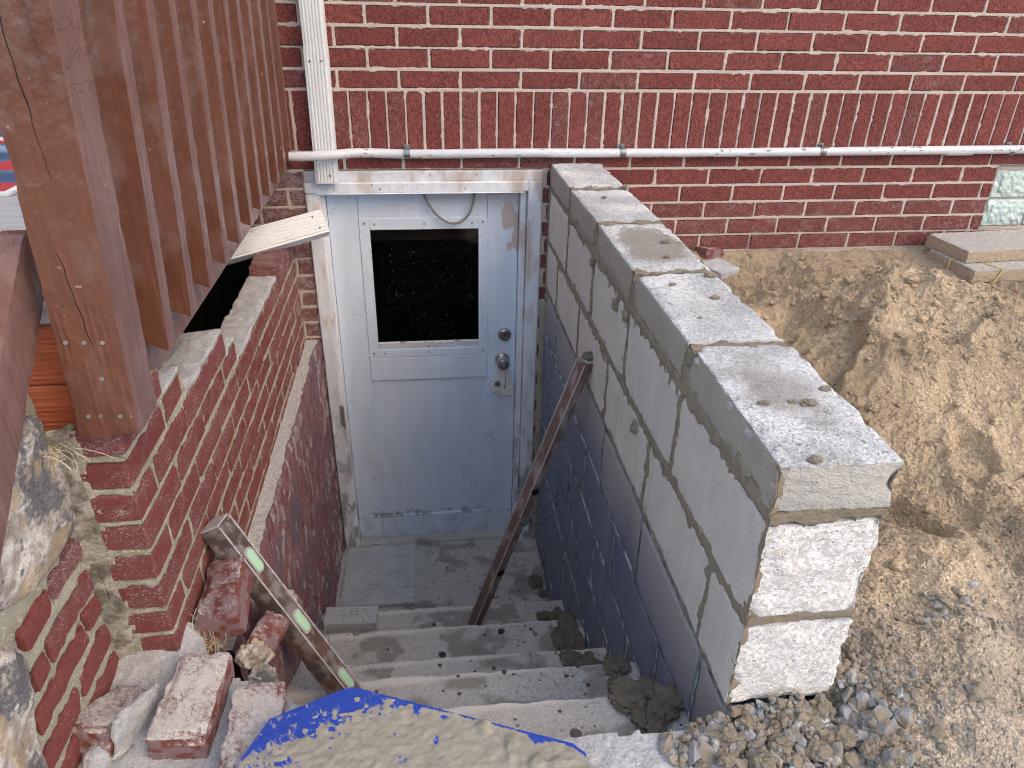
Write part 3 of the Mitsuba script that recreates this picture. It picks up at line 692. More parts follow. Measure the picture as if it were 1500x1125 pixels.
g = np.random.default_rng(5)
specks = []
for _ in range(420):
    x, z = g.uniform(0.08, 0.49), g.uniform(-1.01, -0.535)
    if g.random() < 0.38: x, z = np.clip(g.normal(0.47, 0.018), 0.08, 0.495), g.uniform(-0.85, -0.535) if g.random() < .4 else g.normal(-0.56, 0.02)
    if z > -0.53: continue
    s = g.uniform(0.0006, 0.0019)
    q = trimesh.Trimesh(np.array([[x - s, 0, z], [x, 0, z - s], [x + s, 0, z], [x, 0, z + s]]) + [0, YF + .0072, 0], [[0, 1, 2], [0, 2, 3]], process=False)
    specks.append(q)
put(d + '__paint_specks', merge(specks), 'm_board_mortar', kind='stuff')
for x, z in ((0.05, -0.50), (0.09, -0.504), (0.285, -0.504), (0.475, -0.504), (0.518, -0.50), (0.05, -1.07), (0.095, -1.071), (0.285, -1.071), (0.518, -1.07)):
    put(d + '__screw', merge([trimesh.creation.cylinder(0.0042, 0.003, sections=10, transform=trimesh.transformations.rotation_matrix(math.pi / 2, [1, 0, 0]) )]).apply_translation((x, YF - .0045, z)), 'm_zinc')
rx = trimesh.transformations.rotation_matrix(math.pi / 2, [1, 0, 0])
def lathe(prof, n=28):
    return trimesh.creation.revolve(np.array(prof), sections=n).apply_transform(rx)      # axis towards -y
kn = lathe([(0, -.004), (0.033, -.004), (0.033, 0.004), (0.028, 0.010), (0.016, 0.013), (0.013, 0.026), (0.018, 0.034), (0.026, 0.040), (0.0275, 0.050), (0.024, 0.058), (0.013, 0.062), (0, 0.0625)])
put(d + '__knob', kn.apply_translation((0.604, YF - .001, -1.120)), 'm_nickel', smooth=40)
put(d + '__knob__keyhole', trimesh.creation.cylinder(0.008, 0.003, sections=16, transform=rx).apply_translation((0.604, YF - .0645, -1.120)), 'm_cable')
db = lathe([(0, -.004), (0.030, -.004), (0.030, 0.004), (0.027, 0.014), (0.022, 0.017), (0.016, 0.017), (0.0155, 0.0145), (0, 0.0145)])
put(d + '__deadbolt', db.apply_translation((0.6125, YF - .001, -0.998)), 'm_nickel', smooth=40)
put(d + '__deadbolt__keyhole', box((0.6105, YF - .0168, -1.007), (0.6145, YF - .0150, -0.990)), 'm_dark')
put('brick_house__dark_room', merge([box((-0.3, 1.2, -2.2), (0.9, 1.22, 0.0)), box((-0.32, 0.1, -2.2), (-0.30, 1.2, 0.0)), box((0.90, 0.1, -2.2), (0.92, 1.2, 0.0)), box((-0.3, 0.1, -2.22), (0.9, 1.2, -2.2)), box((-0.3, 0.31, 0.0), (0.9, 1.2, 0.02))]), 'm_room')

# glass block window
bw = 'brick_house__window'
put(bw, merge([box((WIN[0] + .002, 0.02, zbed(-8)), (WIN[1], 0.07, zbed(-8) + .012)), box((WIN[0] + .002, 0.02, zbed(-4) - .02), (WIN[1], 0.07, zbed(-4) - .003)), box((WIN[0] + .002, 0.021, zbed(-8) + .0121), (WIN[0] + .014, 0.07, zbed(-4) - .0201)),
                box((WIN[0] + .014, 0.03, zbed(-8) + .0121), (WIN[1], 0.069, zbed(-4) - .0201))]), 'm_mortar_light', label='glass block basement window at the right edge')
for i in range(2):
    for k in range(2):
        x0, z0 = WIN[0] + .016 + .203 * i, zbed(-8) + .014 + .122 * k
        put(bw + '__glass_block', merge([rough_box((0.19, 0.02, 0.114), 0.01, 0.008, 0.002, 30, seed=i * 2 + k, xf=(np.eye(3), (x0 + .095, 0.024, z0 + .057))),
                                         rough_box((0.135, 0.008, 0.07), 0.006, 0.004, 0.003, 40, seed=i * 2 + k + 9, xf=(np.eye(3), (x0 + .095, 0.013, z0 + .057)))]), 'm_glass_block', smooth=40)

# downspout on the wall and the loose length beside it
def fluted(w, dep, n=6):
    """outline of a corrugated downspout: u across, v outwards"""
    u = np.linspace(-w / 2 + 0.006, w / 2 - 0.006, n * 10 + 1)
    v = dep / 2 - 0.0042 * (0.5 + 0.5 * np.cos((u + w / 2 - .006) / (w - .012) * n * 2 * np.pi)) ** 3
    front = np.stack([u, v], 1)
    return np.vstack([front, [[w / 2, dep / 2 - .005], [w / 2, -dep / 2], [-w / 2, -dep / 2], [-w / 2, dep / 2 - .005]]])
def extrude(outline, L, t=0.0016):
    """hollow: outer wall along +x local from 0..L, with an inner face at both ends"""
    n = len(outline); inner = outline * (1 - 2 * t / 0.06)
    V = np.vstack([np.c_[np.full(n, x), o] for x, o in ((0, outline), (L, outline), (0, inner), (L, inner))])
    F = []
    for k in range(n):
        a, b = k, (k + 1) % n
        F += [[a, b, b + n], [a, b + n, a + n], [a + 2 * n, b + 3 * n, b + 2 * n], [a + 2 * n, a + 3 * n, b + 3 * n], [a, b + 2 * n, b], [a, a + 2 * n, b + 2 * n], [a + n, b + n, b + 3 * n], [a + n, b + 3 * n, a + 3 * n]]
    return trimesh.Trimesh(V, np.array(F), process=False)
ds = thing('downspout', 'white fluted downspout running down the brick wall left of the door', 'downspout')
ax = np.array([-0.062 + 0.055, 0.0, -0.3125 - 0.127]); 
def down(x0, z0, x1, z1, w, dep, y):
    a, b = np.array([x0, y, z0]), np.array([x1, y, z1])
    M = np.eye(4); M[:3, :3] = frame_from(b - a, (0, -1, 0)); M[:3, 3] = a
    Mx = M.copy(); Mx[:3, 1], Mx[:3, 2] = M[:3, 1], M[:3, 2]
    return extrude(fluted(w, dep), np.linalg.norm(b - a)).apply_transform(Mx)
put(ds + '__lower_pipe', down(-0.0570, 0.131, -0.0625, -0.315, 0.079, 0.056, -0.040), 'm_white_metal', smooth=25)
put(ds + '__upper_pipe', down(-0.0570, 2.9, -0.0570, 0.115, 0.076, 0.053, -0.040), 'm_white_metal', smooth=25)
for x in (-0.078, -0.040):
    put(ds + '__screw', _ICO[1].copy().apply_scale(0.004).apply_translation((x, -0.0685, 0.098)), 'm_zinc')
put(ds + '__screw', _ICO[1].copy().apply_scale(0.004).apply_translation((-0.048, -0.0685, -0.285)), 'm_old_board')
d2 = thing('downspout', 'loose white fluted downspout piece poking out from under the porch over the wall', 'downspout')
a, b = np.array([-0.078, -0.130, -0.440]), np.array([-0.42, -0.300, -0.488])
M = np.eye(4); M[:3, :3] = frame_from(b - a, (0.30, -0.70, 0.62)); M[:3, 3] = a
put(d2 + '__pipe', extrude(fluted(0.088, 0.05), np.linalg.norm(b - a)).apply_transform(M), 'm_white_metal', smooth=25)
for s in (0.045, 0.03):
    put(d2 + '__rivet_hole', _ICO[1].copy().apply_scale(0.0035).apply_transform(M @ trimesh.transformations.translation_matrix((0.03 if s > .04 else 0.04, 0.022 if s > .04 else -0.022, 0.0235))), 'm_dark')

# conduit along the wall
cd = thing('conduit', 'white painted metal conduit running level across the brick wall above the door', 'pipe')
pts = spline([(-0.175, -0.115, -0.206), (-0.06, -0.110, -0.206), (0.0, -0.085, -0.206), (0.06, -0.045, -0.210), (0.14, -0.026, -0.216), (0.5, -0.024, -0.218), (1.0, -0.024, -0.219), (2.0, -0.024, -0.2165), (3.6, -0.024, -0.215)], 90)
put(cd + '__tube', tube(pts, 0.0165, 18), 'm_conduit', smooth=50)
put(cd + '__coupling', tube([(2.375, -0.024, -0.2163), (2.43, -0.024, -0.2163), (2.485, -0.024, -0.2163)], 0.0190, 18), 'm_conduit', smooth=50)
for x in (0.232, 1.044, 1.847, 2.651):
    ring = tube([(x - .011, -0.0245, -0.217), (x, -0.0245, -0.217), (x + .011, -0.0245, -0.217)], 0.0186, 18)
    put(cd + '__strap', merge([ring, tube([(x - .004, -0.0245, -0.217), (x + .004, -0.0245, -0.217)], 0.0205, 18), chbox((x - .011, -0.010, -0.203), (x + .011, -0.0035, -0.188), 0.001), chbox((x - .004, -0.022, -0.2005), (x + .004, -0.009, -0.192), 0.001)]), 'm_zinc')
cb = thing('cable', 'grey cable loop hanging in front of the door top', 'cable')
put(cb + '__loop', tube(spline([(0.276, 0.045, -0.355), (0.288, 0.032, -0.385), (0.315, 0.030, -0.437), (0.360, 0.030, -0.484), (0.408, 0.030, -0.498), (0.452, 0.030, -0.474), (0.476, 0.030, -0.425), (0.484, 0.034, -0.385)], 40), 0.0048, 10), 'm_cable', smooth=60)
put(cb + '__knot', blob((0.483, 0.036, -0.382), 0.0085, 3, 1), 'm_cable')
hp = np.array([(-.010, 0), (-.014, -.03), (-.020, -.055), (-.044, -.078), (-.052, -.092), (-.046, -.104), (-.020, -.112), (.004, -.124), (.026, -.128), (.044, -.118), (.048, -.098), (.040, -.070), (.026, -.046), (.018, -.024), (.014, 0)]) * np.array([1.0, 1.18])
def plate(poly, y0, y1, c, puff=0.0):
    from shapely.geometry import Polygon
    m = trimesh.creation.extrude_polygon(Polygon(poly), y1 - y0, engine='earcut')
    m.apply_transform(rx)
    m.apply_translation((c[0], c[1] - y0, c[2]))
    return m
tg = thing('hanging_tag', 'pale pear shaped plastic holder hanging from the door knob', 'tag')
tc = (0.602, YF - 0.034, -1.131)
cen = hp.mean(0)
put(tg + '__body', merge([plate(hp, 0, 0.006, tc), plate((hp - cen) * 0.82 + cen, 0.006, 0.010, tc)]), 'm_tag')
hr = np.vstack([hp, hp[:1]])
put(tg + '__rim', tube(np.c_[hr[:, 0] + tc[0], np.full(len(hr), tc[1] - .004), hr[:, 1] + tc[2]], 0.0042, 8), 'm_tag', smooth=50)
put(tg + '__disc', trimesh.creation.cylinder(0.0135, 0.005, sections=20, transform=rx).apply_translation((tc[0] - .022, tc[1] - .0115, tc[2] - .088)), 'm_zinc')
put(tg + '__hole', trimesh.creation.cylinder(0.0045, 0.002, sections=12, transform=rx).apply_translation((tc[0] + .009, tc[1] - .0102, tc[2] - .105)), 'm_dark')
put(tg + '__cord', tube(spline([(tc[0] + .012, tc[1] - .012, tc[2] - .03), (tc[0] + .013, tc[1] - .013, tc[2] - .07), (tc[0] + .011, tc[1] - .0125, tc[2] - .12)], 10), 0.0016, 6), 'm_cable')
put(tg + '__loop', tube(spline([(tc[0] - .012, tc[1] - .002, tc[2] - .012), (tc[0] - .022, tc[1] + .004, tc[2] + .012), (tc[0], tc[1] + .004, tc[2] + .034), (tc[0] + .024, tc[1] + .004, tc[2] + .012), (tc[0] + .014, tc[1] - .002, tc[2] - .012)], 20), 0.0028, 8), 'm_tag')

# ------------------------------------------------------------------ the block wall on the right
XL, XR, YE = 0.775, 0.971, -2.017
bwall = thing('block_wall', 'new grey concrete block wall with solid caps laid on older dark blue painted blocks', 'wall')
def block(part, y0, y1, z0, z1, m, seed, uvy=0.0, xin=0.0, end=False, res=0.012, chip=0.006, amp=0.0012):
    g = np.random.default_rng(seed)
    fa = ((1, -1, 0.010, 22), (0, 1, 0.006, 18)) if end else None
    bx = rough_box((XR - XL - xin, y1 - y0, z1 - z0), res, 0.0035, amp, 70, chip, 34, seed, ((ypr(g.normal(0, .55 if part == 'cap_block' else .25), 0, g.normal(0, .35 if part == 'cap_block' else .25))), ((XL + xin + XR) / 2 + g.normal(0, .0045 if part == 'cap_block' else .0012), (y0 + y1) / 2, (z0 + z1) / 2 + (g.normal(0, .0022) if part == 'cap_block' else 0))), face_amp=fa)
    return put(bwall + '__' + part, bx, m, uv=(g.random(), uvy), smooth=True)
crect, orect = [], []
def row(z0, z1, ys_, part, m, seed, uvs=None, fine=None, rects_=crect, chip=0.006):
    for i, (a, b) in enumerate(zip(ys_[:-1], ys_[1:])):
        y0, y1 = a + (0.006 if i else 0.0), min(b - 0.006, -0.004)
        block(part, y0, y1, z0, z1, m, seed + i, (uvs or {}).get(i, 0.0), end=(i == 0 and part != 'painted_block'), res=0.006 if i == 0 and part != 'painted_block' else 0.012, chip=chip)
        rects_.append((y0, y1, z0, z1))
cy = [YE, -1.610, -1.204, -0.797, -0.390, 0.006]
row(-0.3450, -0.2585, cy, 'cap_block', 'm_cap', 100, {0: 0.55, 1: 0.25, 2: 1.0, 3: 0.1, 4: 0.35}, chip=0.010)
row(-0.5570, -0.3625, cy, 'block', 'm_block', 120)
row(-0.7620, -0.5740, [YE - .004, -1.868, -1.462, -1.055, -0.648, -0.242, 0.006], 'block', 'm_block', 140)
zt = -0.7765
for k in range(7):
    zb = zt - 0.1925
    off = -2.10 + (0.2032 if k % 2 == 0 else 0.0)
    ysr = [-2.035] + [off + 0.4064 * i for i in range(0, 7) if off + 0.4064 * i > -1.98 and off + .4064 * i < -0.05] + [0.006]
    row(zb, zt, ysr, 'painted_block', 'm_painted_block', 200 + 20 * k, rects_=orect, chip=0.003)
    zt = zb - 0.0105
def left_face(u, v, h):
    return np.stack([XL - h, u, v], 1)
fresh = joint_sheet(crect, YE - .006, -0.001, -0.772, -0.26, 0.0045, left_face, recess=0.0005, rough=0.0045, smear=0.026, seed=31, keep=0.026, nfreq=48)
vs = joint_sheet([(-2.5, -0.026, -2.2, -0.345)], -0.034, -0.001, -0.78, -0.345, 0.0045, left_face, recess=-0.004, rough=0.004, smear=0.01, seed=33, keep=0.012)
def end_face(u, v, h):
    return np.stack([u, YE - h - 0.0005, v], 1)
endj = joint_sheet([(XL - .1, XR + .1, a, b) for a, b in ((-0.345, -0.2), (-0.5545, -0.3625), (-0.80, -0.5745))], XL + 0.003, XR - 0.004, -0.58, -0.34, 0.0035, end_face, recess=0.003, rough=0.003, smear=0.013, seed=34, keep=0.012, nfreq=50)
def top_face(u, v, h):
    return np.stack([u, v, -0.2585 + h], 1)
topj = joint_sheet([(XL - .1, XR + .1, a, b) for a, b in zip([c + .006 for c in cy[:-1]], [c - .006 for c in cy[1:]])], XL + 0.004, XR - 0.004, -1.63, -0.37, 0.0045, top_face, recess=0.000, rough=0.004, smear=0.020, seed=35, keep=0.022, nfreq=60)
put(bwall + '__fresh_mortar', merge([fresh, vs, endj, topj, box((XL + .02, YE + .02, -0.77), (XR - .02, -.004, -0.30))]), 'm_mortar_fresh', smooth=True, label='fresh brown mortar joints')
old = joint_sheet(orect, -2.034, -0.001, -2.2, -0.765, 0.006, left_face, recess=-0.0005, rough=0.002, smear=0.006, seed=36, keep=0.013, nfreq=60)
put(bwall + '__old_mortar', merge([old, box((XL + .02, -2.025, -2.2), (XR - .02, -.004, -0.775))]), 'm_painted_joint', smooth=True, label='old pale painted mortar joints')
put(bwall + '__corner_mortar', rough_box((0.034, 0.024, 1.30), 0.008, 0.006, 0.006, 30, seed=77, xf=(np.eye(3), (0.772, -0.006, -1.48))), 'm_mortar_old', smooth=True)
for i, (x, y, s) in enumerate([(0.827, -1.839, .012), (0.878, -1.837, .009), (0.902, -1.846, .016), (0.955, -1.80, .012), (0.923, -0.984, .013), (0.843, -1.296, .010), (0.952, -1.245, .017), (0.912, -1.384, .013), (0.861, -0.524, .010), (0.962, -0.395, .013), (0.834, -2.004, .012), (0.89, -1.10, .009), (0.84, -1.49, .008)]):
    names = ['on the nearest cap, left of the pair', 'on the nearest cap, small middle one', 'on the nearest cap, largest of the row', 'at the right edge of the nearest cap', 'on the damp cap by its right edge', 'at the left of the second cap', 'the long one by the far joint of the second cap', 'in the middle of the second cap', 'on the fourth cap from the front', 'beside the farthest joint at the right', 'brown, at the front top edge of the wall', 'beside the damp patch', 'by the left edge of the second cap near its near joint']
    put('mortar_crumb', blob((x, y, -0.2580 + s * 0.18), np.array([s * .85, s * 0.62, s * 0.38]), 300 + i, 3, 0.6, 2.6, flat=1), 'm_mortar_fresh', label='mortar crumb ' + names[i], category='mortar crumb', group='mortar crumbs on the wall caps')
for i, (y, z, s, nm) in enumerate([(-1.096, -0.385, .017, 'squeezed out under the second cap, nearer one'), (-1.19, -0.378, .015, 'under the joint between second and third cap'), (-0.80, -0.375, .014, 'under the joint of the third and fourth cap'), (-1.359, -0.60, .016, 'hanging below the middle bed joint')]):
    put('mortar_clump', blob((XL - .004, y, z), (s * .6, s, s * 1.1), 330 + i, 2, 0.45), 'm_mortar_fresh', label='brown mortar clump ' + nm, category='mortar clump', group='mortar clumps on the block wall face')

# ------------------------------------------------------------------ the brick wall on the left of the stairs and the red foundation
pw = thing('porch_wall', 'low red brick wall with stepped broken top on the left of the stairs, standing on a red painted foundation', 'wall')
XF = -0.22
ZB = [-1.02, -0.953, -0.886, -0.819, -0.752, -0.690, -0.620, -0.551, -0.485, -0.418, -0.353, -0.290]
ENDS = {11 - 1: -1.557, 10 - 1: -1.443, 9 - 1: -1.119, 8 - 1: -1.019}
prect = []
for k in range(len(ZB) - 1):
    z0, z1 = ZB[k] + 0.0058, ZB[k + 1] - 0.0058
    ye = ENDS.get(k, -0.006)
    y = -1.77
    first = True
    while y < ye - 0.02:
        L = 0.203 if not (first and k % 2 == 0) else 0.103
        y1 = min(y + L - 0.010, ye)
        g = np.random.default_rng(900 + int(k * 97 + (y + 3) * 1000))
        x1 = XF + g.normal(0, 0.0014)
        b = chbox((-0.318, y, z0), (x1, y1, z1), 0.004, 0.0014, g)
        put(pw + '__brick', b, 'm_side_brick', uv=(g.random() * 0.8 + .1, 0.30 + 0.14 * g.random() + 0.25 * max(0, (y + 0.9) / 0.9)))
        prect.append((y, y1, z0, z1))
        y += L; first = False
# the single brick left on top at the far end
put(pw + '__brick', rough_box((0.098, 0.33, 0.058), 0.012, 0.004, 0.002, 60, 0.008, 30, 71, (ypr(1.5, 0, 1), (-0.262, -0.235, -0.536))), 'm_side_brick', uv=(0.5, 0.62))
def pw_face(u, v, h):
    return np.stack([XF + h, u, v], 1)
def ptop(y):
    return np.where(y < -1.557, -0.290, np.where(y < -1.443, -0.353, np.where(y < -1.119, -0.418, np.where(y < -1.019, -0.485, -0.551))))
s1 = joint_sheet(prect, -1.768, -0.004, -1.02, -0.292, 0.004, pw_face, recess=0.0012, rough=0.0030, smear=0.007, seed=41, keep=0.013, nfreq=60)
c = s1.vertices[s1.faces].mean(1)
s1 = trimesh.Trimesh(s1.vertices, s1.faces[c[:, 2] < ptop(c[:, 1]) + 0.001], process=False)
def pw_end(u, v, h):
    return np.stack([u, -1.77 - h - 0.0005, v], 1)
s2 = joint_sheet([(-0.284, XF, ZB[k] + .005, ZB[k + 1] - .005) for k in range(len(ZB) - 1)], -0.325, XF - 0.002, -1.02, -0.292, 0.0035, pw_end, recess=0.001, rough=0.003, smear=0.006, seed=42, keep=0.012, nfreq=55)
tc_, zc_ = np.meshgrid(np.linspace(0, 1, 14), np.linspace(-0.90, -0.285, 120), indexing='ij')
Pn = np.stack([tc_ * 0.07, zc_, zc_ * 0], -1)
ta = np.clip(tc_ + 0.30 * (meshkit.fbm(np.stack([zc_ * 22, zc_ * 0 + 3, zc_ * 0], -1), 3, 45) - 0.5) * (tc_ > .5) + 0.35 * (meshkit.fbm(np.stack([zc_ * 18, zc_ * 0 + 8, zc_ * 0], -1), 3, 46) - 0.5) * (tc_ < .5), -.3, 1.3)
pull = 0.30 * np.sin(np.pi * tc_) - 0.35 * (meshkit.fbm(Pn * 45, 4, 47) - 0.45)
ax_, ay_ = -0.3285, -1.783
bx_, by_ = -0.290, -1.7725
xx = ax_ * (1 - ta) + bx_ * ta; yy = ay_ * (1 - ta) + by_ * ta
xx = xx + (-0.330 - xx) * pull * 0.6; yy = yy + (-1.770 - yy) * pull * 0.6
xx[0] -= .02; yy[-1] += .02
corner = height_mesh(xx, yy, zc_)
tops = []
for y0, y1, z, am in ((-1.557, -1.443, -0.357, .006), (-1.443, -1.119, -0.424, .006), (-1.119, -1.019, -0.490, .006), (-1.019, -0.03, -0.556, .010)):
    tops.append(rough_box((0.094, y1 - y0, 0.014), 0.006, 0.004, am * 0.6, 40, 0.006, 30, int(-y0 * 100), (np.eye(3), (-0.2685, (y0 + y1) / 2, z + .0055))))
put(pw + '__mortar', merge([s1, s2, box((-0.315, -1.76, -1.02), (-0.235, -0.002, -0.56)), box((-0.315, -1.76, -0.56), (-0.235, -1.12, -0.43))]), 'm_mortar_old', smooth=True, label='greenish grey mortar joints')
put(pw + '__corner_mortar', corner, 'm_mortar_moss', smooth=True, label='dirty greenish mortar fillet in the corner against the stone wall')
put(pw + '__bed_mortar', merge(tops), 'm_slab', smooth=True, label='pale dry mortar left on the stepped top courses')
# foundation
yv, zv = np.arange(-1.62, 0.001, 0.008), np.arange(-2.15, -0.97 + 1e-6, 0.008)
Yg, Zg = np.meshgrid(yv, zv, indexing='ij')
P = np.stack([Yg, Zg, np.zeros_like(Yg)], -1)
xf = -0.172 + 0.016 * (meshkit.fbm(P * [6, 4, 1], 3, 51) - 0.5) + 0.012 * (meshkit.fbm(P * [26, 9, 1], 3, 52) - 0.5) + 0.006 * (meshkit.fbm(P * 60, 2, 53) - 0.5)
xf += np.clip((Yg + 0.10) / 0.10, 0, 1) * (0.018 * (meshkit.fbm(P * [40, 16, 1], 3, 54) - 0.4) + 0.012)
xf -= np.clip((Zg + 1.0) / 0.03, 0, 1) ** 2 * 0.010
face = height_mesh(xf, Yg, Zg)
face = trimesh.Trimesh(face.vertices, face.faces[:, ::-1], process=False)
xt = np.linspace(-0.34, 0.0, 14)
topv = []
for i, t in enumerate(np.linspace(0, 1, 10)):
    topv.append(np.stack([xf[:, -1] * t + (-0.30) * (1 - t), yv, np.full_like(yv, -0.97) + 0.006 * (meshkit.fbm(np.stack([yv * 40, np.full_like(yv, t * 4), yv * 0], -1), 3, 55) - 0.5) * (t < 1)], 1))
tv = np.array(topv); idx = np.arange(tv.shape[0] * tv.shape[1]).reshape(tv.shape[:2])
q = np.stack([idx[:-1, :-1], idx[1:, :-1], idx[1:, 1:], idx[:-1, 1:]], -1).reshape(-1, 4)
put(pw + '__foundation', merge([face, trimesh.Trimesh(tv.reshape(-1, 3), np.vstack([q[:, [0, 1, 2]], q[:, [0, 2, 3]]]), process=False), box((-0.5, -1.615, -2.2), (-0.205, -0.002, -0.985))]), 'm_red_foundation', smooth=35, label='foundation ledge with peeling dark red paint and a dusty pale top')
put('flat_stone', rough_box((0.15, 0.30, 0.035), 0.008, 0.008, 0.006, 26, 0.008, 30, 61, (ypr(4, -4, 2), (-0.335, -1.24, -0.452))), 'm_stone', uv=(0.3, 0), smooth=True, label='flat tan stone lying on the stepped wall top under the railing', category='stone')

# ------------------------------------------------------------------ the stone side wall at the far left
sw = thing('stone_wall', 'patched side wall of blotchy stones and red bricks at the left edge', 'wall')
XS = -0.330
def stone_plate(poly, bulge, seed, m='m_stone', uvx=0.2, res=0.006):
    from shapely.geometry import Polygon, Point
    from shapely import contains_xy
    pg = Polygon(poly).buffer(0.006).buffer(-0.006)
    y0, z0, y1, z1 = pg.bounds
    U, W = np.meshgrid(np.arange(y0 - .012, y1 + .012, res), np.arange(z0 - .012, z1 + .012, res), indexing='ij')
    ins = contains_xy(pg, U.ravel(), W.ravel()).reshape(U.shape)
    dd = ndimage.distance_transform_edt(ins) * res
    P = np.stack([U, W, U * 0], -1)
    h = bulge * (1 - np.exp(-dd / 0.02)) + 0.030 * (meshkit.fbm(P * 13 + seed, 4, seed) - 0.5) * np.minimum(1, dd / 0.03) + 0.004 * (meshkit.fbm(P * 70, 2, seed + 1) - 0.5) - 0.012 * (dd < res * 1.01)
    keep = ins[:-1, :-1] | ins[1:, :-1] | ins[:-1, 1:] | ins[1:, 1:]
    return height_mesh(XS + h, U, W, keep)
put(sw + '__stone', stone_plate([(-1.90, -0.19), (-1.78, -0.25), (-1.748, -0.398), (-1.765, -0.475), (-1.868, -0.483), (-1.955, -0.470), (-2.03, -0.43), (-2.2, -0.30), (-2.2, -0.19)], 0.020, 3), 'm_stone', uv=(0.2, 0), smooth=True, label='large pale stone with dark blotches under the porch edge')
put(sw + '__stone', stone_plate([(-2.018, -0.480), (-2.000, -0.53), (-2.012, -0.575), (-2.043, -0.665), (-2.07, -0.80), (-2.4, -0.82), (-2.4, -0.44), (-2.12, -0.46)], 0.022, 8), 'm_stone', uv=(0.75, 0), smooth=True, label='lower dark stone at the left edge')
srect = [(-1.890, -1.785, -0.478, -0.434, .75), (-1.990, -1.900, -0.543, -0.498, .10), (-1.885, -1.78, -0.540, -0.496, .55), (-2.000, -1.957, -0.616, -0.573, .12), (-1.947, -1.842, -0.614, -0.568, .3), (-1.832, -1.775, -0.600, -0.560, .35),
         (-2.030, -1.842, -0.678, -0.634, .10), (-1.832, -1.772, -0.668, -0.628, .25), (-1.905, -1.772, -0.746, -0.700, .22), (-2.060, -1.917, -0.748, -0.702, .2), (-2.09, -1.95, -0.82, -0.77, .2), (-1.93, -1.79, -0.82, -0.77, .2)]
srect = [(a, -1.762 if b > -1.80 else b, z0, z1, hz) for a, b, z0, z1, hz in srect]
srect = srect[:1] + [(-1.947, -1.757, -0.614, -0.568, .42)] + [srect[i] for i in (1, 2, 3, 6, 7, 8, 9, 10, 11)]
for i, (a, b, z0, z1, hz) in enumerate(srect):
    put(sw + '__brick', rough_box((0.05, b - a, z1 - z0), 0.008, 0.004, 0.0018, 50, 0.006, 30, 500 + i, (np.eye(3), (XS - 0.0215, (a + b) / 2, (z0 + z1) / 2))), 'm_old_brick' if hz > 0.6 else 'm_side_brick', uv=(0.95 if hz < .5 else .5, hz if hz < .6 else .55), smooth=40)
s3 = joint_sheet([r[:4] for r in srect], -2.45, -1.765, -0.95, -0.16, 0.005, lambda u, v, h: np.stack([XS + h, u, v], 1), recess=0.003, rough=0.006, smear=0.012, seed=43, keep=0.014, nfreq=40)
put(sw + '__mortar', merge([s3, box((-1.2, -2.45, -1.0), (XS - 0.03, -1.78, -0.33))]), 'm_mortar_old', smooth=True)
straw = []
g = np.random.default_rng(8)
for i in range(34):
    c = np.array([-0.315, -1.80, -0.308]) + g.normal(0, (0.016, 0.006, 0.005))
    dv = np.array([g.normal(0, 0.02), -abs(g.normal(0, 0.012)), g.normal(-0.006, 0.012)])
    straw.append(tube(spline([c, c + dv * .6 + g.normal(0, .004, 3), c + dv * 1.3 + (0, 0, -0.006)], 7), 0.0006, 4))
for e in ((-0.275, -1.83, -0.325), (-0.36, -1.84, -0.33)):
    straw.append(tube(spline([(-0.318, -1.82, -0.305), (np.array(e) + (-0.318, -1.82, -0.300)) / 2 + (0, 0, .006), e], 9), 0.0013, 5))
put('dry_grass', merge(straw), 'm_straw', kind='stuff', label='wisps of dry grass caught between porch board and stone', category='grass')

# ------------------------------------------------------------------ the porch
pd = thing('porch_deck', 'porch deck of weathered grey boards with red brown rim boards', 'deck')
for i in range(12):
    y1 = 0.0 - 0.144 * i - 0.004
    if y1 - 0.138 < -1.75: break
    put(pd + '__deck_board', chbox((-2.6, y1 - 0.138, -0.128), (-0.222, y1, -0.100), 0.004), 'm_deck', uv=(i * .13, 0))
put(pd + '__rim_board', chbox((-0.268, -1.700, -0.318), (-0.2315, -0.010, -0.1285), 0.004), 'm_wood', uv=(0.3, 0))
put(pd + '__rim_board', chbox((-1.6, -1.742, -0.224), (-0.2590, -1.7035, -0.129), 0.004), 'm_rim_wood', label='upper bright red brown front rim board')
put(pd + '__rim_board', chbox((-1.6, -1.742, -0.338), (-0.2590, -1.7035, -0.226), 0.004), 'm_rim_wood', label='lower bright red brown front rim board')
put(pd + '__crawl_space_blackout', merge([box((-2.6, -1.70, -1.2), (-2.56, -0.01, -0.13)), box((-2.55, -1.69, -1.2), (-0.33, -1.66, -0.34)), box((-2.55, -1.65, -1.0), (-0.325, -0.02, -0.96)), box((-2.55, -0.03, -0.95), (-0.36, -0.015, -0.13))]), 'm_dark')  # near-black boxes added under the deck to keep light out of the void
put('rug', chbox((-1.90, -1.06, -0.0995), (-0.64, -0.05, -0.091), 0.002), 'm_rug', label='blue, red and cream patterned outdoor rug lying on the porch deck', category='rug')

pr = thing('porch_railing', 'brown painted porch railing with a thick end post and square balusters', 'railing')
lean = R.from_euler('y', 2.45, degrees=True).as_matrix()
post = rough_box((0.093, 0.092, 1.30), 0.012, 0.006, 0.0012, 30, 0.004, 20, 81, None)
v = post.vertices.copy()
v[:, 2] += 0.65
P0 = v.copy()
cut = np.clip((0.04 - v[:, 2]) / 0.04, 0, 1)
v[:, 2] += 0.006 * np.sin(v[:, 0] * 60) * cut
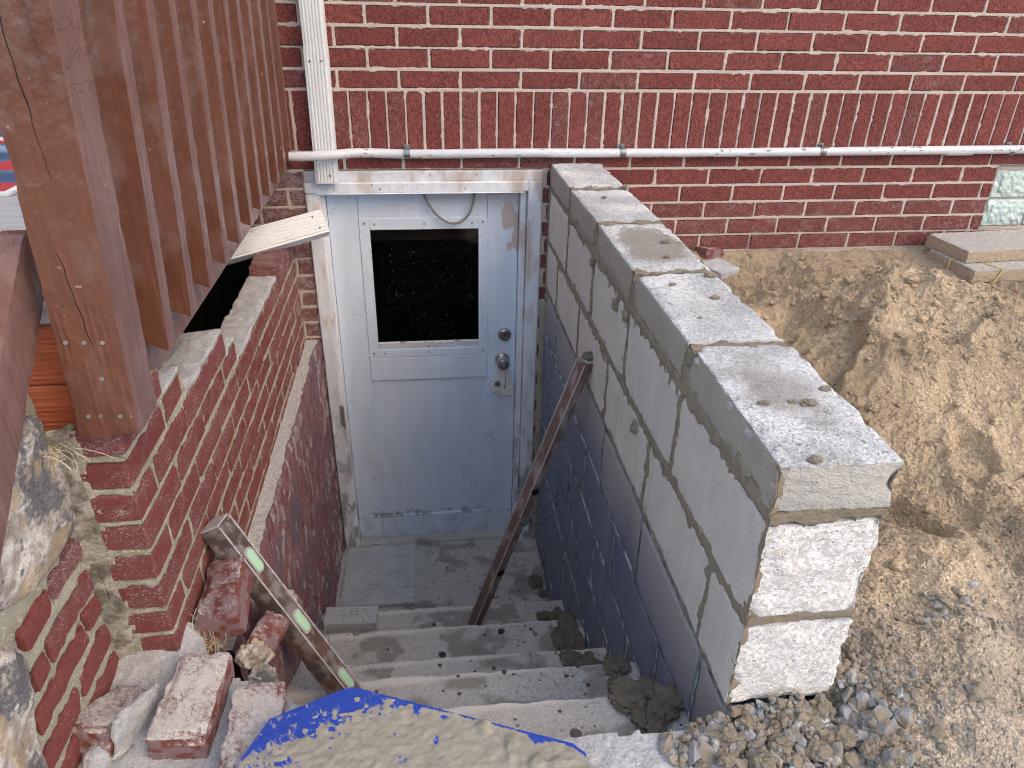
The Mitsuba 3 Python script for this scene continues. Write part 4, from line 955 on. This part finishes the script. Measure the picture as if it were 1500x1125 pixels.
# a knot and a long drying check in the front face
fx, fz = v[:, 0], v[:, 2]
front = v[:, 1] < -0.044
v = v @ lean.T + np.array([-0.2195, -1.754, -0.290])
put(pr + '__post', trimesh.Trimesh(v, post.faces, process=False), 'm_wood', uv=(0.1, 0), smooth=40, label='thick end post with a chipped knot and nail heads')
ck = []
for (x0, z0, x1, z1) in ((-0.020, 0.66, 0.002, 0.40), (-0.016, 0.33, 0.008, 0.14)):
    pts = [np.array([x0 + (x1 - x0) * t + 0.0010 * math.sin(t * 31) + 0.0007 * math.sin(t * 77), -0.0462, z0 + (z1 - z0) * t]) for t in np.linspace(0, 1, 16)]
    ck.append(tube(np.array(pts) @ lean.T + np.array([-0.2195, -1.754, -0.290]), 0.0006 * np.sin(np.linspace(0.1, 3.0, 16)) + 0.0001, 5))
put(pr + '__post__crack', merge(ck), 'm_dark')
for i, (x, z) in enumerate(((-0.030, 0.165), (-0.005, 0.165), (0.020, 0.165), (0.008, 0.105), (-0.024, 0.040), (-0.006, 0.040), (0.022, 0.040))):
    put(pr + '__post__nail', merge([trimesh.creation.cylinder(0.0032, 0.002, sections=12, transform=rx)]).apply_translation(np.array([x, -0.0463, z]) @ lean.T + np.array([-0.2195, -1.754, -0.290])), 'm_old_board' if i in (0, 2, 5) else 'm_cable')
for k in range(11):
    yf = -1.584 + 0.153 * k
    g = np.random.default_rng(700 + k)
    ang = np.interp(k, [0, 3, 10], [3.3, 2.0, 0.6]) + g.normal(0, .15)
    h = np.array([0.025, 0.022, 0.65])
    bm = rough_box(h * 2, 0.016, 0.004, 0.0010, 40, 0.002, 30, 710 + k)
    v = bm.vertices.copy(); v[:, 2] += 0.65
    low = np.clip((0.03 - v[:, 2]) / 0.03, 0, 1)
    v[:, 2] += low * (-(v[:, 0]) * 0.42 - 0.012)
    Rm = R.from_euler('y', ang, degrees=True).as_matrix()
    v = v @ Rm.T + np.array([-0.205, yf + 0.022, -0.226])
    put(pr + '__baluster', trimesh.Trimesh(v, bm.faces, process=False), 'm_wood', uv=(g.random(), 0), smooth=40)
put(pr + '__rail', chbox((-0.20, -1.70, 0.985), (-0.11, -0.01, 1.02), 0.004), 'm_wood', uv=(0.6, 0))
sr = thing('stair_rail', 'sloping brown wooden stair rail in front of the stone wall at the left edge', 'railing')
a, b = np.array([-0.305, -1.700, 0.022]), np.array([-0.305, -2.22, -0.418])
Fm = frame_from(b - a, (0, -0.6, 0.8))
L = np.linalg.norm(b - a)
bm = rough_box((L, 0.040, 0.082), 0.010, 0.006, 0.001, 30, 0.003, 20, 83)
v = bm.vertices.copy(); e = np.clip((v[:, 0] + L / 2) / 0.035, 0, 1)
v[:, 2] = v[:, 2] * (0.55 + 0.45 * np.sqrt(1 - (1 - e) ** 2))
put(sr + '__board', trimesh.Trimesh(v @ Fm.T + (a + b) / 2 + np.array([0, 0, -0.022]), bm.faces, process=False), 'm_wood', uv=(0.8, 0), smooth=40)

# ------------------------------------------------------------------ stairs, landing, slab
st = thing('concrete_stairs', 'stained concrete stairs going down to the basement door', 'stairs')
NY = [-0.690, -0.990, -1.306, -1.550, -1.816, -2.037]
NZ = [-1.830, -1.620, -1.410, -1.190, -0.970, -0.800]
for i in range(5):
    yn, yb = NY[i], NY[i + 1] - 0.05
    x0 = [-0.19, -0.100, -0.030, 0.02, 0.02][i]
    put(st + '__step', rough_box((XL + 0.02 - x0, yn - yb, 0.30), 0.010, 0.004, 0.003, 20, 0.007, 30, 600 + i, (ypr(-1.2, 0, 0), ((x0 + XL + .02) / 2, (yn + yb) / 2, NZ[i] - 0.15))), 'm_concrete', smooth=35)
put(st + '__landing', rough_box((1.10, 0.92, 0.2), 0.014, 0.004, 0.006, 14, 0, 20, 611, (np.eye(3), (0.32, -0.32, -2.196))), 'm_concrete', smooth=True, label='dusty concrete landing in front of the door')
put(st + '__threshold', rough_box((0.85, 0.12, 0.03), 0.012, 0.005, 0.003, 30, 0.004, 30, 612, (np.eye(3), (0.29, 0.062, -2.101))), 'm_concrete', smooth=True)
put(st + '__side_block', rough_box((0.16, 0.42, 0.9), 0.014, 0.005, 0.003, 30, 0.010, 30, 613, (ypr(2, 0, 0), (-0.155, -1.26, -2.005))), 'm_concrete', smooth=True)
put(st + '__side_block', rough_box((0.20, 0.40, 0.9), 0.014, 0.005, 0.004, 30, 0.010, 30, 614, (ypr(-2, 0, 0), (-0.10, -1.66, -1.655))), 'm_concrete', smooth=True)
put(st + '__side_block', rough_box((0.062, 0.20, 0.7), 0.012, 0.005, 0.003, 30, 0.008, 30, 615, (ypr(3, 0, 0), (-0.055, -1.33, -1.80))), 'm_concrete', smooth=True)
xs, ys = np.arange(-0.62, 1.02, 0.008), np.arange(-3.6, -1.60, 0.008)
X, Y = np.meshgrid(xs, ys, indexing='ij')
P = np.stack([X, Y, X * 0], -1)
Zs = np.interp(X, [-0.6, -0.25, 0.1, 0.45, 0.8], [-0.80, -0.822, -0.828, -0.798, -0.793]) + 0.012 * (meshkit.fbm(P * 16, 4, 91) - 0.5) + 0.004 * (meshkit.fbm(P * 70, 2, 92) - 0.5)
Zs += 0.055 * np.exp(-0.5 * (((Y + 1.70) / 0.06) ** 2)) * np.clip((-0.17 - X) / 0.08, 0, 1)
edge = np.interp(X, [-0.20, -0.16, -0.02, 0.03, 0.06, 0.10], [-1.70, -1.80, -1.86, -1.90, -2.02, -2.032]) + 0.012 * (meshkit.fbm(P * 22, 3, 93) - 0.5)
Zs = np.where(Y > edge, Zs - 0.30, Zs)
kp = ((Y <= edge + 0.03) | False)
kp = kp[:-1, :-1] & kp[1:, :-1] & kp[:-1, 1:] & kp[1:, 1:]
put('concrete_slab', merge([height_mesh(X, Y, Zs, kp), box((-0.6, -3.58, -1.2), (-0.18, -1.74, -0.87)), box((-0.1799, -3.58, -1.2), (0.0, -1.93, -0.87)), box((0.0, -3.58, -1.2), (0.95, -2.06, -0.87))]), 'm_slab', smooth=35, kind='structure', label='rough pale concrete slab at the head of the stairs')
put('floor_mat', rough_box((0.325, 0.385, 0.014), 0.010, 0.003, 0.0015, 20, 0.002, 30, 621, (ypr(-1.5, 0, 0), (0.017, -0.215, -2.082))), 'm_mat', smooth=35, label='grey dusty flat panel lying on the landing at the left in front of the door', category='panel')
put('wood_block', rough_box((0.20, 0.09, 0.052), 0.008, 0.004, 0.002, 30, 0.005, 30, 622, (ypr(-3, 0, 0), (-0.052, -0.748, -1.8035))), 'm_mat', smooth=35, label='grey weathered wood block lying on the left end of the lowest step', category='wood block')
for i, (x, y, z, w, hgt, r_, nm) in enumerate(((-0.118, -1.43, -1.19, .020, .30, 4, 'left of the two, stained darker'), (-0.068, -1.40, -1.22, .016, .32, -5, 'right of the two, nearer the steps'))):
    put('plank', rough_box((w, 0.07, hgt), 0.010, 0.003, 0.002, 30, 0.004, 30, 630 + i, (R.from_euler('zyx', [10, r_, 6], degrees=True).as_matrix(), (x, y, z))), 'm_old_board', smooth=35, label='old upright plank scrap beside the stairs, ' + nm, category='plank')

# mortar droppings and dirt on the steps
g = np.random.default_rng(17)
SPLAT = ['biggest dark mortar splat, on the top step against the painted block wall', 'dark mortar splat on the top step, left of the biggest one', 'dark mortar splat on the second step from the top by the painted wall',
         'dark mortar splat on the middle step, a hand away from the wall', 'dark mortar splat on the middle step, touching the wall', 'long dark mortar splat on the second step from the bottom', 'narrow dark mortar splat on the second step from the bottom, against the wall',
         'dark mortar splat on the lowest step, at the wall', 'small dark mortar splat on the lowest step, left of the one at the wall', 'dark mortar splat on the landing, farthest one by the door frame', 'wide flat mortar splat on the landing near the lowest step', 'mortar splat on the landing edge, leftmost of the row']
big, bigs = [], [(0.725, -1.86, -0.955, .05, .055), (0.70, -1.90, -0.955, .035, .04), (0.735, -1.60, -1.18, .045, .05), (0.69, -1.38, -1.40, .05, .045), (0.735, -1.39, -1.395, .04, .05), (0.71, -1.09, -1.605, .05, .075), (0.745, -1.13, -1.60, .03, .06), (0.74, -0.88, -1.82, .035, .07),
                 (0.70, -0.80, -1.82, .03, .035), (0.72, -0.35, -2.09, .035, .05), (0.71, -0.52, -2.09, .045, .03), (0.675, -0.60, -2.09, .03, .035)]
k = 0
for (x, y, z, sx, sy) in bigs:
    ms_ = []
    for j in range(4):
        ms_.append(blob((x + g.normal(0, sx * .5), y + g.normal(0, sy * .5), z), (sx * g.uniform(.4, .75), sy * g.uniform(.4, .75), 0.0085 * g.uniform(.7, 1.5)), 2000 + k, 3, 0.55, 2.8, flat=1))
        k += 1
    put('mortar_splat', merge(ms_), 'm_mortar_damp', smooth=True, label=SPLAT[(k - 1) // 4], category='mortar splat', group='mortar splats along the right side of the stairs')

tread = lambda y: -2.094 if y > NY[0] else NZ[[i for i in range(5) if y <= NY[i]][-1]]
drops = []
for i in range(480):
    y = g.uniform(-2.0, -0.05)
    x = 0.76 - abs(g.normal(0, 0.22)) if g.random() < 0.6 else g.uniform(-0.1, 0.74)
    if x < np.interp(y, [-2, -1.3, -0.7, 0], [0.1, 0.0, -0.08, -0.15]): continue
    s = min(g.lognormal(-5.75, 0.5), 0.012)
    drops.append((blob((x, y, tread(y) + s * .15), (s, s * g.uniform(.7, 1.2), s * .5), 3000 + i, 1, 0.4, 2.0, flat=1), (g.random() ** 2 * 0.6, 0)))
for i in range(60):
    x, y = g.uniform(-0.1, 0.7), g.uniform(-0.6, 0.0)
    a_ = g.uniform(0, np.pi); l = g.uniform(0.01, 0.04)
    drops.append((tube([(x, y, -2.088 + .01 * (x < .19)), (x + l * .5 * math.cos(a_), y + l * .5 * math.sin(a_) + .002, -2.085 + .01 * (x < .19)), (x + l * math.cos(a_), y + l * math.sin(a_), -2.088 + .01 * (x < .19))], 0.0012, 5), (g.random(), 0)))
m, uv = merge_uv(*zip(*drops))
put('debris', m, 'm_debris', uv=uv, kind='stuff', label='crumbs of mortar, grit and twigs scattered over the steps and landing', category='debris')

# ------------------------------------------------------------------ spirit levels
def level(key, c, Fm, L, w, h, vials, face, uv, bm='m_level'):
    """local x along, y across (w), z (h); vial windows on the local face (axis, sign)"""
    body = rough_box((L, w, h), 0.006, 0.0035, 0.0008, 40, 0.003, 30, 40 + len(COUNT), (Fm, c))
    put(key + '__body', body, bm, uv=uv, smooth=35)
    ax, sg = face
    for s in vials:
        o = np.zeros(3); o[0] = s * L / 2; o[ax] = sg * ((w, h)[ax - 1] / 2 + 0.0004)
        wd = (h, w)[ax - 1]
        ring = rough_box((0.066, 0.0025 if ax == 1 else wd * .60, 0.0025 if ax == 2 else wd * .60), 0.004, 0.001, 0, 10)
        V = ring.vertices.copy()
        t = np.abs(V[:, 0]) / 0.033
        oth = 2 if ax == 1 else 1
        V[:, oth] *= np.sqrt(np.clip(1 - np.clip((t - 0.62) / 0.38, 0, 1) ** 2, 0.02, 1))
        put(key + '__vial_frame', trimesh.Trimesh((V + o) @ Fm.T + c, ring.faces, process=False), 'm_level_trim', smooth=35)
        o2 = o.copy(); o2[ax] += sg * 0.0016
        V2 = ring.vertices * np.array([0.84, 0.70, 0.70]); V2[:, ax] = ring.vertices[:, ax] * 0.9
        V2[:, oth] *= np.sqrt(np.clip(1 - np.clip((t - 0.62) / 0.38, 0, 1) ** 2, 0.02, 1))
        put(key + '__vial', trimesh.Trimesh((V2 + o2) @ Fm.T + c, ring.faces, process=False), 'm_vial', smooth=35)
    for s in (-1, 1):
        put(key + '__end_plate', rough_box((0.004, w * .97, h * .97), 0.008, 0.001, 0.0004, 40, seed=s + 5, xf=(Fm, c + Fm[:, 0] * s * (L / 2 + 0.0005))), 'm_level_trim', smooth=35)
    for oth_s in (-1, 1):
        o = np.zeros(3); oth = 3 - ax; o[ax] = sg * ((w, h)[ax - 1] / 2 + .0001); o[oth] = oth_s * ((w, h)[oth - 1] / 2 - 0.0025)
        sz = np.array([L * .985, .0, .0]); sz[ax] = .0015; sz[oth] = .005
        put(key + '__edge_strip', rough_box(sz, 0.02, 0.0006, 0.0003, 40, seed=9, xf=(Fm, c + Fm @ o)), 'm_level_trim', smooth=35)
lv = thing('spirit_level', 'short dark spirit level with three green vials, leaning on the broken bricks', 'spirit level')
LT, LB = np.array([-0.195, -1.5167, -0.6945]), np.array([0.0873, -1.6164, -1.226])
level(lv, (LT + LB) / 2, frame_from(LT - LB, (0.8582, -0.1638, 0.4865)), 0.61, 0.052, 0.050, (-.62, 0, .62), (2, 1), (0.42, 0.40))
lv = thing('spirit_level', 'long wooden spirit level standing on the lowest step and leaning on the block wall', 'spirit level')
a, b = np.array([0.408, -0.815, -1.822]), np.array([0.757, -0.875, -0.658])
Fm = frame_from(b - a, (0.35, -0.94, 0.0))
level(lv, (a + b) / 2, Fm, np.linalg.norm(b - a), 0.030, 0.050, (), (1, 1), (0.95, 0.60), 'm_level_wood')
put(lv + '__mortar_cap', blob(b + np.array([0.004, 0.0, 0.010]), (0.018, 0.018, 0.013), 51, 2, 0.4), 'm_mortar_damp')
for s in (0.08, -0.24):
    put(lv + '__vial_hole', trimesh.creation.cylinder(0.014, 0.0515, sections=20, transform=trimesh.transformations.rotation_matrix(0, [1, 0, 0])).apply_transform(np.vstack([np.c_[Fm, (a + b) / 2 + Fm[:, 0] * s * 1.2], [0, 0, 0, 1]])), 'm_dark')
put(lv + '__mortar_dab', blob((a + b) / 2 + Fm[:, 0] * -0.03 + Fm[:, 2] * .028, (0.02, 0.014, 0.016), 57, 2, 0.4), 'm_mortar_damp')

# ------------------------------------------------------------------ loose bricks and rubble at the left
def loose(sz, c, ang, seed, uvy, label, m='m_old_brick', chip=0.010, amp=0.0022, cat='brick', extra=()):
    bx = rough_box(sz, 0.0055, 0.004, amp, 45, chip, 28, seed, (ypr(*ang), c))
    return put('loose_brick', bx, m, uv=(0.3 + .1 * (seed % 5), uvy), smooth=40, label=label, category=cat)
loose((0.180, 0.098, 0.066), (-0.164, -1.894, -0.800), (86.9, 3.5, 3.3), 3, 0.86, 'whole loose brick with a whitish crusted top, at the lower left')
# the broken brick with a crust of mortar along its side
Rm = ypr(73.2, -1.0, -21.4)
c = np.array([-0.2931, -1.915, -0.800])
lb = rough_box((0.122, 0.080, 0.066), 0.005, 0.004, 0.0025, 45, 0.012, 28, 4, (Rm, c), face_amp=((0, -1, 0.016, 30),))
key = put('loose_brick', lb, 'm_old_brick', uv=(0.5, 0.80), smooth=40, label='broken brick half with grey mortar stuck to its side, leftmost of the loose bricks', category='brick')
cr = rough_box((0.122, 0.013, 0.080), 0.004, 0.004, 0.004, 45, 0.010, 28, 5, (Rm @ ypr(0, 0, 8), c + Rm @ np.array([0.003, -0.045, 0.003])))
lump = blob(c + Rm @ np.array([-0.056, -0.012, -0.030]), (0.022, 0.038, 0.022), 66, 3, 0.4, 2.2)
put(key + '__mortar_crust', merge([cr, lump]), 'm_slab', smooth=40)
loose((0.200, 0.092, 0.057), (-0.0465, -1.966, -0.805), (94.0, 5.5, -9), 6, 0.78, 'tan dusty loose brick partly under the mortar board')
loose((0.182, 0.085, 0.060), (-0.164, -1.627, -0.800), (95.1, -16.4, 5.2), 7, 0.46, 'tilted purplish loose brick wedged below the wall corner, behind the leaning level')
loose((0.120, 0.060, 0.055), (-0.095, -1.66, -0.905), (70, 20, 14), 8, 0.34, 'small broken brick bat tucked between the tilted brick and the steps', chip=0.016)
loose((0.060, 0.190, 0.20), (-0.115, -1.50, -1.10), (-16, 0, 3), 9, 0.25, 'upright red painted masonry chunk below the short level', m='m_red_foundation')
put('rubble', merge([blob((-0.105, -1.71, -0.890), (.034, .03, .026), 21, 3, .5, 2.2), blob((-0.085, -1.75, -0.92), (.03, .03, .03), 22, 3, .5, 2.2)]), 'm_stone', uv=(0.9, 0), smooth=40, kind='stuff', label='dark stony rubble under the small broken brick', category='rubble')
fib = []
g = np.random.default_rng(23)
for i in range(70):
    s = np.array([-0.195, -1.69, -0.79]) + g.normal(0, (.010, .008, .008))
    fib.append(tube(spline([s, s + g.normal(0, .010, 3) + (0.004, -.012, -.02), s + g.normal(0, .012, 3) + (0.008, -.025, -.055)], 7), 0.0007, 4))
put('root_tuft', merge(fib), 'm_straw', kind='stuff', label='dusty tuft of roots and fibres hanging on the tilted purplish brick', category='roots')

# ------------------------------------------------------------------ mortar board
mb = thing('mortar_board', 'blue mortar board smeared with drying mortar at the bottom of the picture', 'mortar board')
from shapely.geometry import Polygon
poly = np.array([(-0.066, -2.135), (-0.044, -2.060), (-0.008, -1.984), (0.112, -1.936), (0.126, -1.934), (0.488, -2.081), (0.506, -2.100), (0.514, -2.14), (0.46, -2.50), (-0.02, -2.50)])
bd = trimesh.creation.extrude_polygon(Polygon(poly).buffer(-0.004).buffer(0.004), 0.016, engine='earcut').apply_translation((0, 0, -0.757))
put(mb + '__board', bd, 'm_board')
U, W = np.meshgrid(np.arange(-0.08, 0.53, 0.0025), np.arange(-2.35, -1.92, 0.0025), indexing='ij')
from shapely import contains_xy
ins = contains_xy(Polygon(poly).buffer(-0.003), U.ravel(), W.ravel()).reshape(U.shape)
P = np.stack([U, W, U * 0], -1)
dl = -(W + 1.931) * 0.921 + (U - 0.119) * 0.389
dd = -(W + 1.931) * 0.926 - (U - 0.119) * 0.377
cov = np.clip(np.minimum(dl * 15 - 0.95, dd * 50 + 0.55 + 2.2 * (meshkit.fbm(P * 11 + 5, 3, 97) - 0.5)), -1.4, 1) + 2.6 * (meshkit.fbm(P * [60, 85, 1], 5, 98) - 0.5)
lumps = np.clip(meshkit.fbm(P * 26 + 3, 3, 95) - 0.56, 0, 1) * np.clip((U - 0.16) / 0.2, 0.1, 1)
h = -0.0004 + 0.0016 * cov + 0.0024 * (meshkit.fbm(P * [60, 90, 1], 3, 94) - 0.52) + 0.045 * lumps
kp = ins[:-1, :-1] & ins[1:, 1:] & ins[1:, :-1] & ins[:-1, 1:]
kp &= (h[:-1, :-1] > -0.0012)
put('mortar', height_mesh(U, W, -0.7411 + h, kp), 'm_board_mortar', smooth=True, kind='stuff', label='tan drying mortar trowelled over the blue board', category='mortar')
put('concrete_block', rough_box((0.19, 0.30, 0.055), 0.012, 0.004, 0.002, 40, 0.006, 30, 96, (ypr(4, 0, 0), (0.34, -2.30, -0.7855))), 'm_block', uv=(.5, 0), smooth=True, label='grey block half hidden below the mortar board', category='block')

# ------------------------------------------------------------------ gravel at the foot of the wall end
g = np.random.default_rng(29)
stones = []
def gz(x, y):
    base = sand_height(np.array([[max(x, .96)]]), np.array([[y]]))[0, 0] if x > 0.97 else -0.793
    return base
for i in range(3600):
    t = g.random()
    if t < 0.62:
        x, y = g.normal(0.86, 0.10), -2.03 - abs(g.normal(0, 0.075))
    elif t < 0.86:
        x, y = 0.985 + abs(g.normal(0, 0.038)), g.uniform(-2.16, -1.80)
    elif t < 0.885:
        x, y = g.normal(1.27, 0.05), g.normal(-1.90, 0.035)
    else:
        x, y = g.uniform(1.0, 1.45), g.uniform(-2.2, -1.85)
        if g.random() < 0.75: continue
    if x < 0.655 or (x < 0.985 and y > -2.028): continue
    s = min(g.lognormal(-5.15, 0.48), 0.021)
    if t > .885: s *= .6
    lift = 0.022 * max(0, 1 - abs(x - 0.87) / 0.13) * max(0, 1 + (y + 2.02) / 0.10) / max(g.random(), .3) * .5 + 0.030 * max(0, 1 - ((x - 0.87) / 0.16) ** 2) * max(0, 1 - ((y + 2.05) / 0.12) ** 2)
    stones.append((shard((x, y, gz(x, y) + s * .3 + lift * g.random()), s * g.uniform(.6, 1.25, 3), 5000 + i, 12 if s < .007 else 22), (g.random(), 0.35 + .4 * g.random())))
m, uv = merge_uv(*zip(*stones))
put('gravel', m, 'm_gravel', uv=uv, smooth=False, kind='stuff', label='grey gravel and grit round the foot of the block wall end', category='gravel')
CLOD = ['close under the wall end at its left', 'close under the middle of the wall end', 'largest, under the right half of the wall end', 'under the right corner of the wall end', 'farther in front of the wall end', 'in front, right of the middle', 'before the right corner of the wall end', 'at the slab edge left of the wall end', 'nearest the camera at the left', 'beside the wall on the sand, right of its end', 'beside the wall on the sand, farther back', 'nearest the camera at the right', 'leftmost on the slab']
for i, (x, y, s) in enumerate([(0.80, -2.060, .020), (0.865, -2.055, .026), (0.915, -2.065, .030), (0.945, -2.04, .022), (0.845, -2.10, .024), (0.90, -2.12, .022), (0.955, -2.10, .024), (0.76, -2.075, .018), (0.80, -2.13, .022), (1.03, -1.955, .018), (1.05, -1.91, .016), (0.985, -2.13, .018), (0.74, -2.12, .016)]):
    put('mortar_clod', blob((x, y, gz(x, y) + 0.026), (s * .85, s * .7, s * .65), 6000 + i, 3, 0.6, 2.8), 'm_mortar_fresh', smooth=40, label='tan mortar clod in the gravel, ' + CLOD[i], category='mortar clod', group='mortar clods in the gravel')

# ------------------------------------------------------------------ pavers, scraps by the house
for i, (sz, c, yaw, lab) in enumerate((((0.60, 0.28, 0.052), (2.675, -0.215, -0.623), 3.0, 'lower concrete paver by the house wall with yellow strapping'), ((0.60, 0.24, 0.050), (2.685, -0.150, -0.571), 4.5, 'upper concrete paver with a notched edge lying on another paver'))):
    key = put('paver', rough_box(sz, 0.008, 0.004, 0.002, 50, 0.007, 30, 640 + i, (ypr(yaw, 0, 0), c)), 'm_paver', smooth=35, label=lab, category='paver')
def strap_loop(c, yaw, w, hgt):
    Rm = ypr(yaw, 0, 0)
    p = [(-.0, -w / 2 - .002, hgt / 2 + .002), (0, w / 2 + .002, hgt / 2 + .002), (0, w / 2 + .002, -hgt / 2 - .002), (0, -w / 2 - .002, -hgt / 2 - .002), (0, -w / 2 - .002, hgt / 2 + .002)]
    return merge([tube([Rm @ np.array(a) + c, Rm @ np.array(b) + c], 0.0022, 6) for a, b in zip(p[:-1], p[1:])])
sp = thing('packing_strap', 'thin yellow packing strap round the lower paver, left one', 'strap')
put(sp + '__band', merge([tube([(2.3685, -0.240, -0.596), (2.3685, -0.241, -0.650)], 0.003, 6), tube([(2.3685, -0.240, -0.596), (2.45, -0.205, -0.5955)], 0.003, 6)]), 'm_strap')
sp = thing('packing_strap', 'thin yellow packing strap bent over the front edge of the lower paver, right one', 'strap')
put(sp + '__band', merge([tube([(2.475, -0.29, -0.5955), (2.50, -0.368, -0.5955)], 0.003, 6), tube([(2.50, -0.368, -0.5955), (2.478, -0.370, -0.650)], 0.003, 6)]), 'm_strap')
put('brick_fragment', rough_box((0.10, 0.09, 0.05), 0.007, 0.004, 0.003, 40, 0.012, 30, 650, (ypr(24, 6, -18), (1.415, -0.085, -0.605))), 'm_old_brick', uv=(0.4, 0.5), smooth=40, label='dusty broken brick leaning on the house wall behind the block wall', category='brick')
put('stone_scrap', rough_box((0.11, 0.13, 0.035), 0.007, 0.004, 0.003, 40, 0.008, 30, 651, (ypr(28, 0, 4), (1.425, -0.19, -0.632))), 'm_slab', smooth=40, label='pale flat concrete scrap beside the block wall near the house', category='concrete scrap')
for i, (x, y, nm) in enumerate(((2.52, -0.44, 'below the lower paver, nearer'), (2.60, -0.41, 'below the lower paver, further right'))):
    put('brick_chip', blob((x, y, -0.664), (.022, .014, .009), 660 + i, 2, .4), 'm_brick_chip', label='small red brick chip ' + nm, category='brick chip')
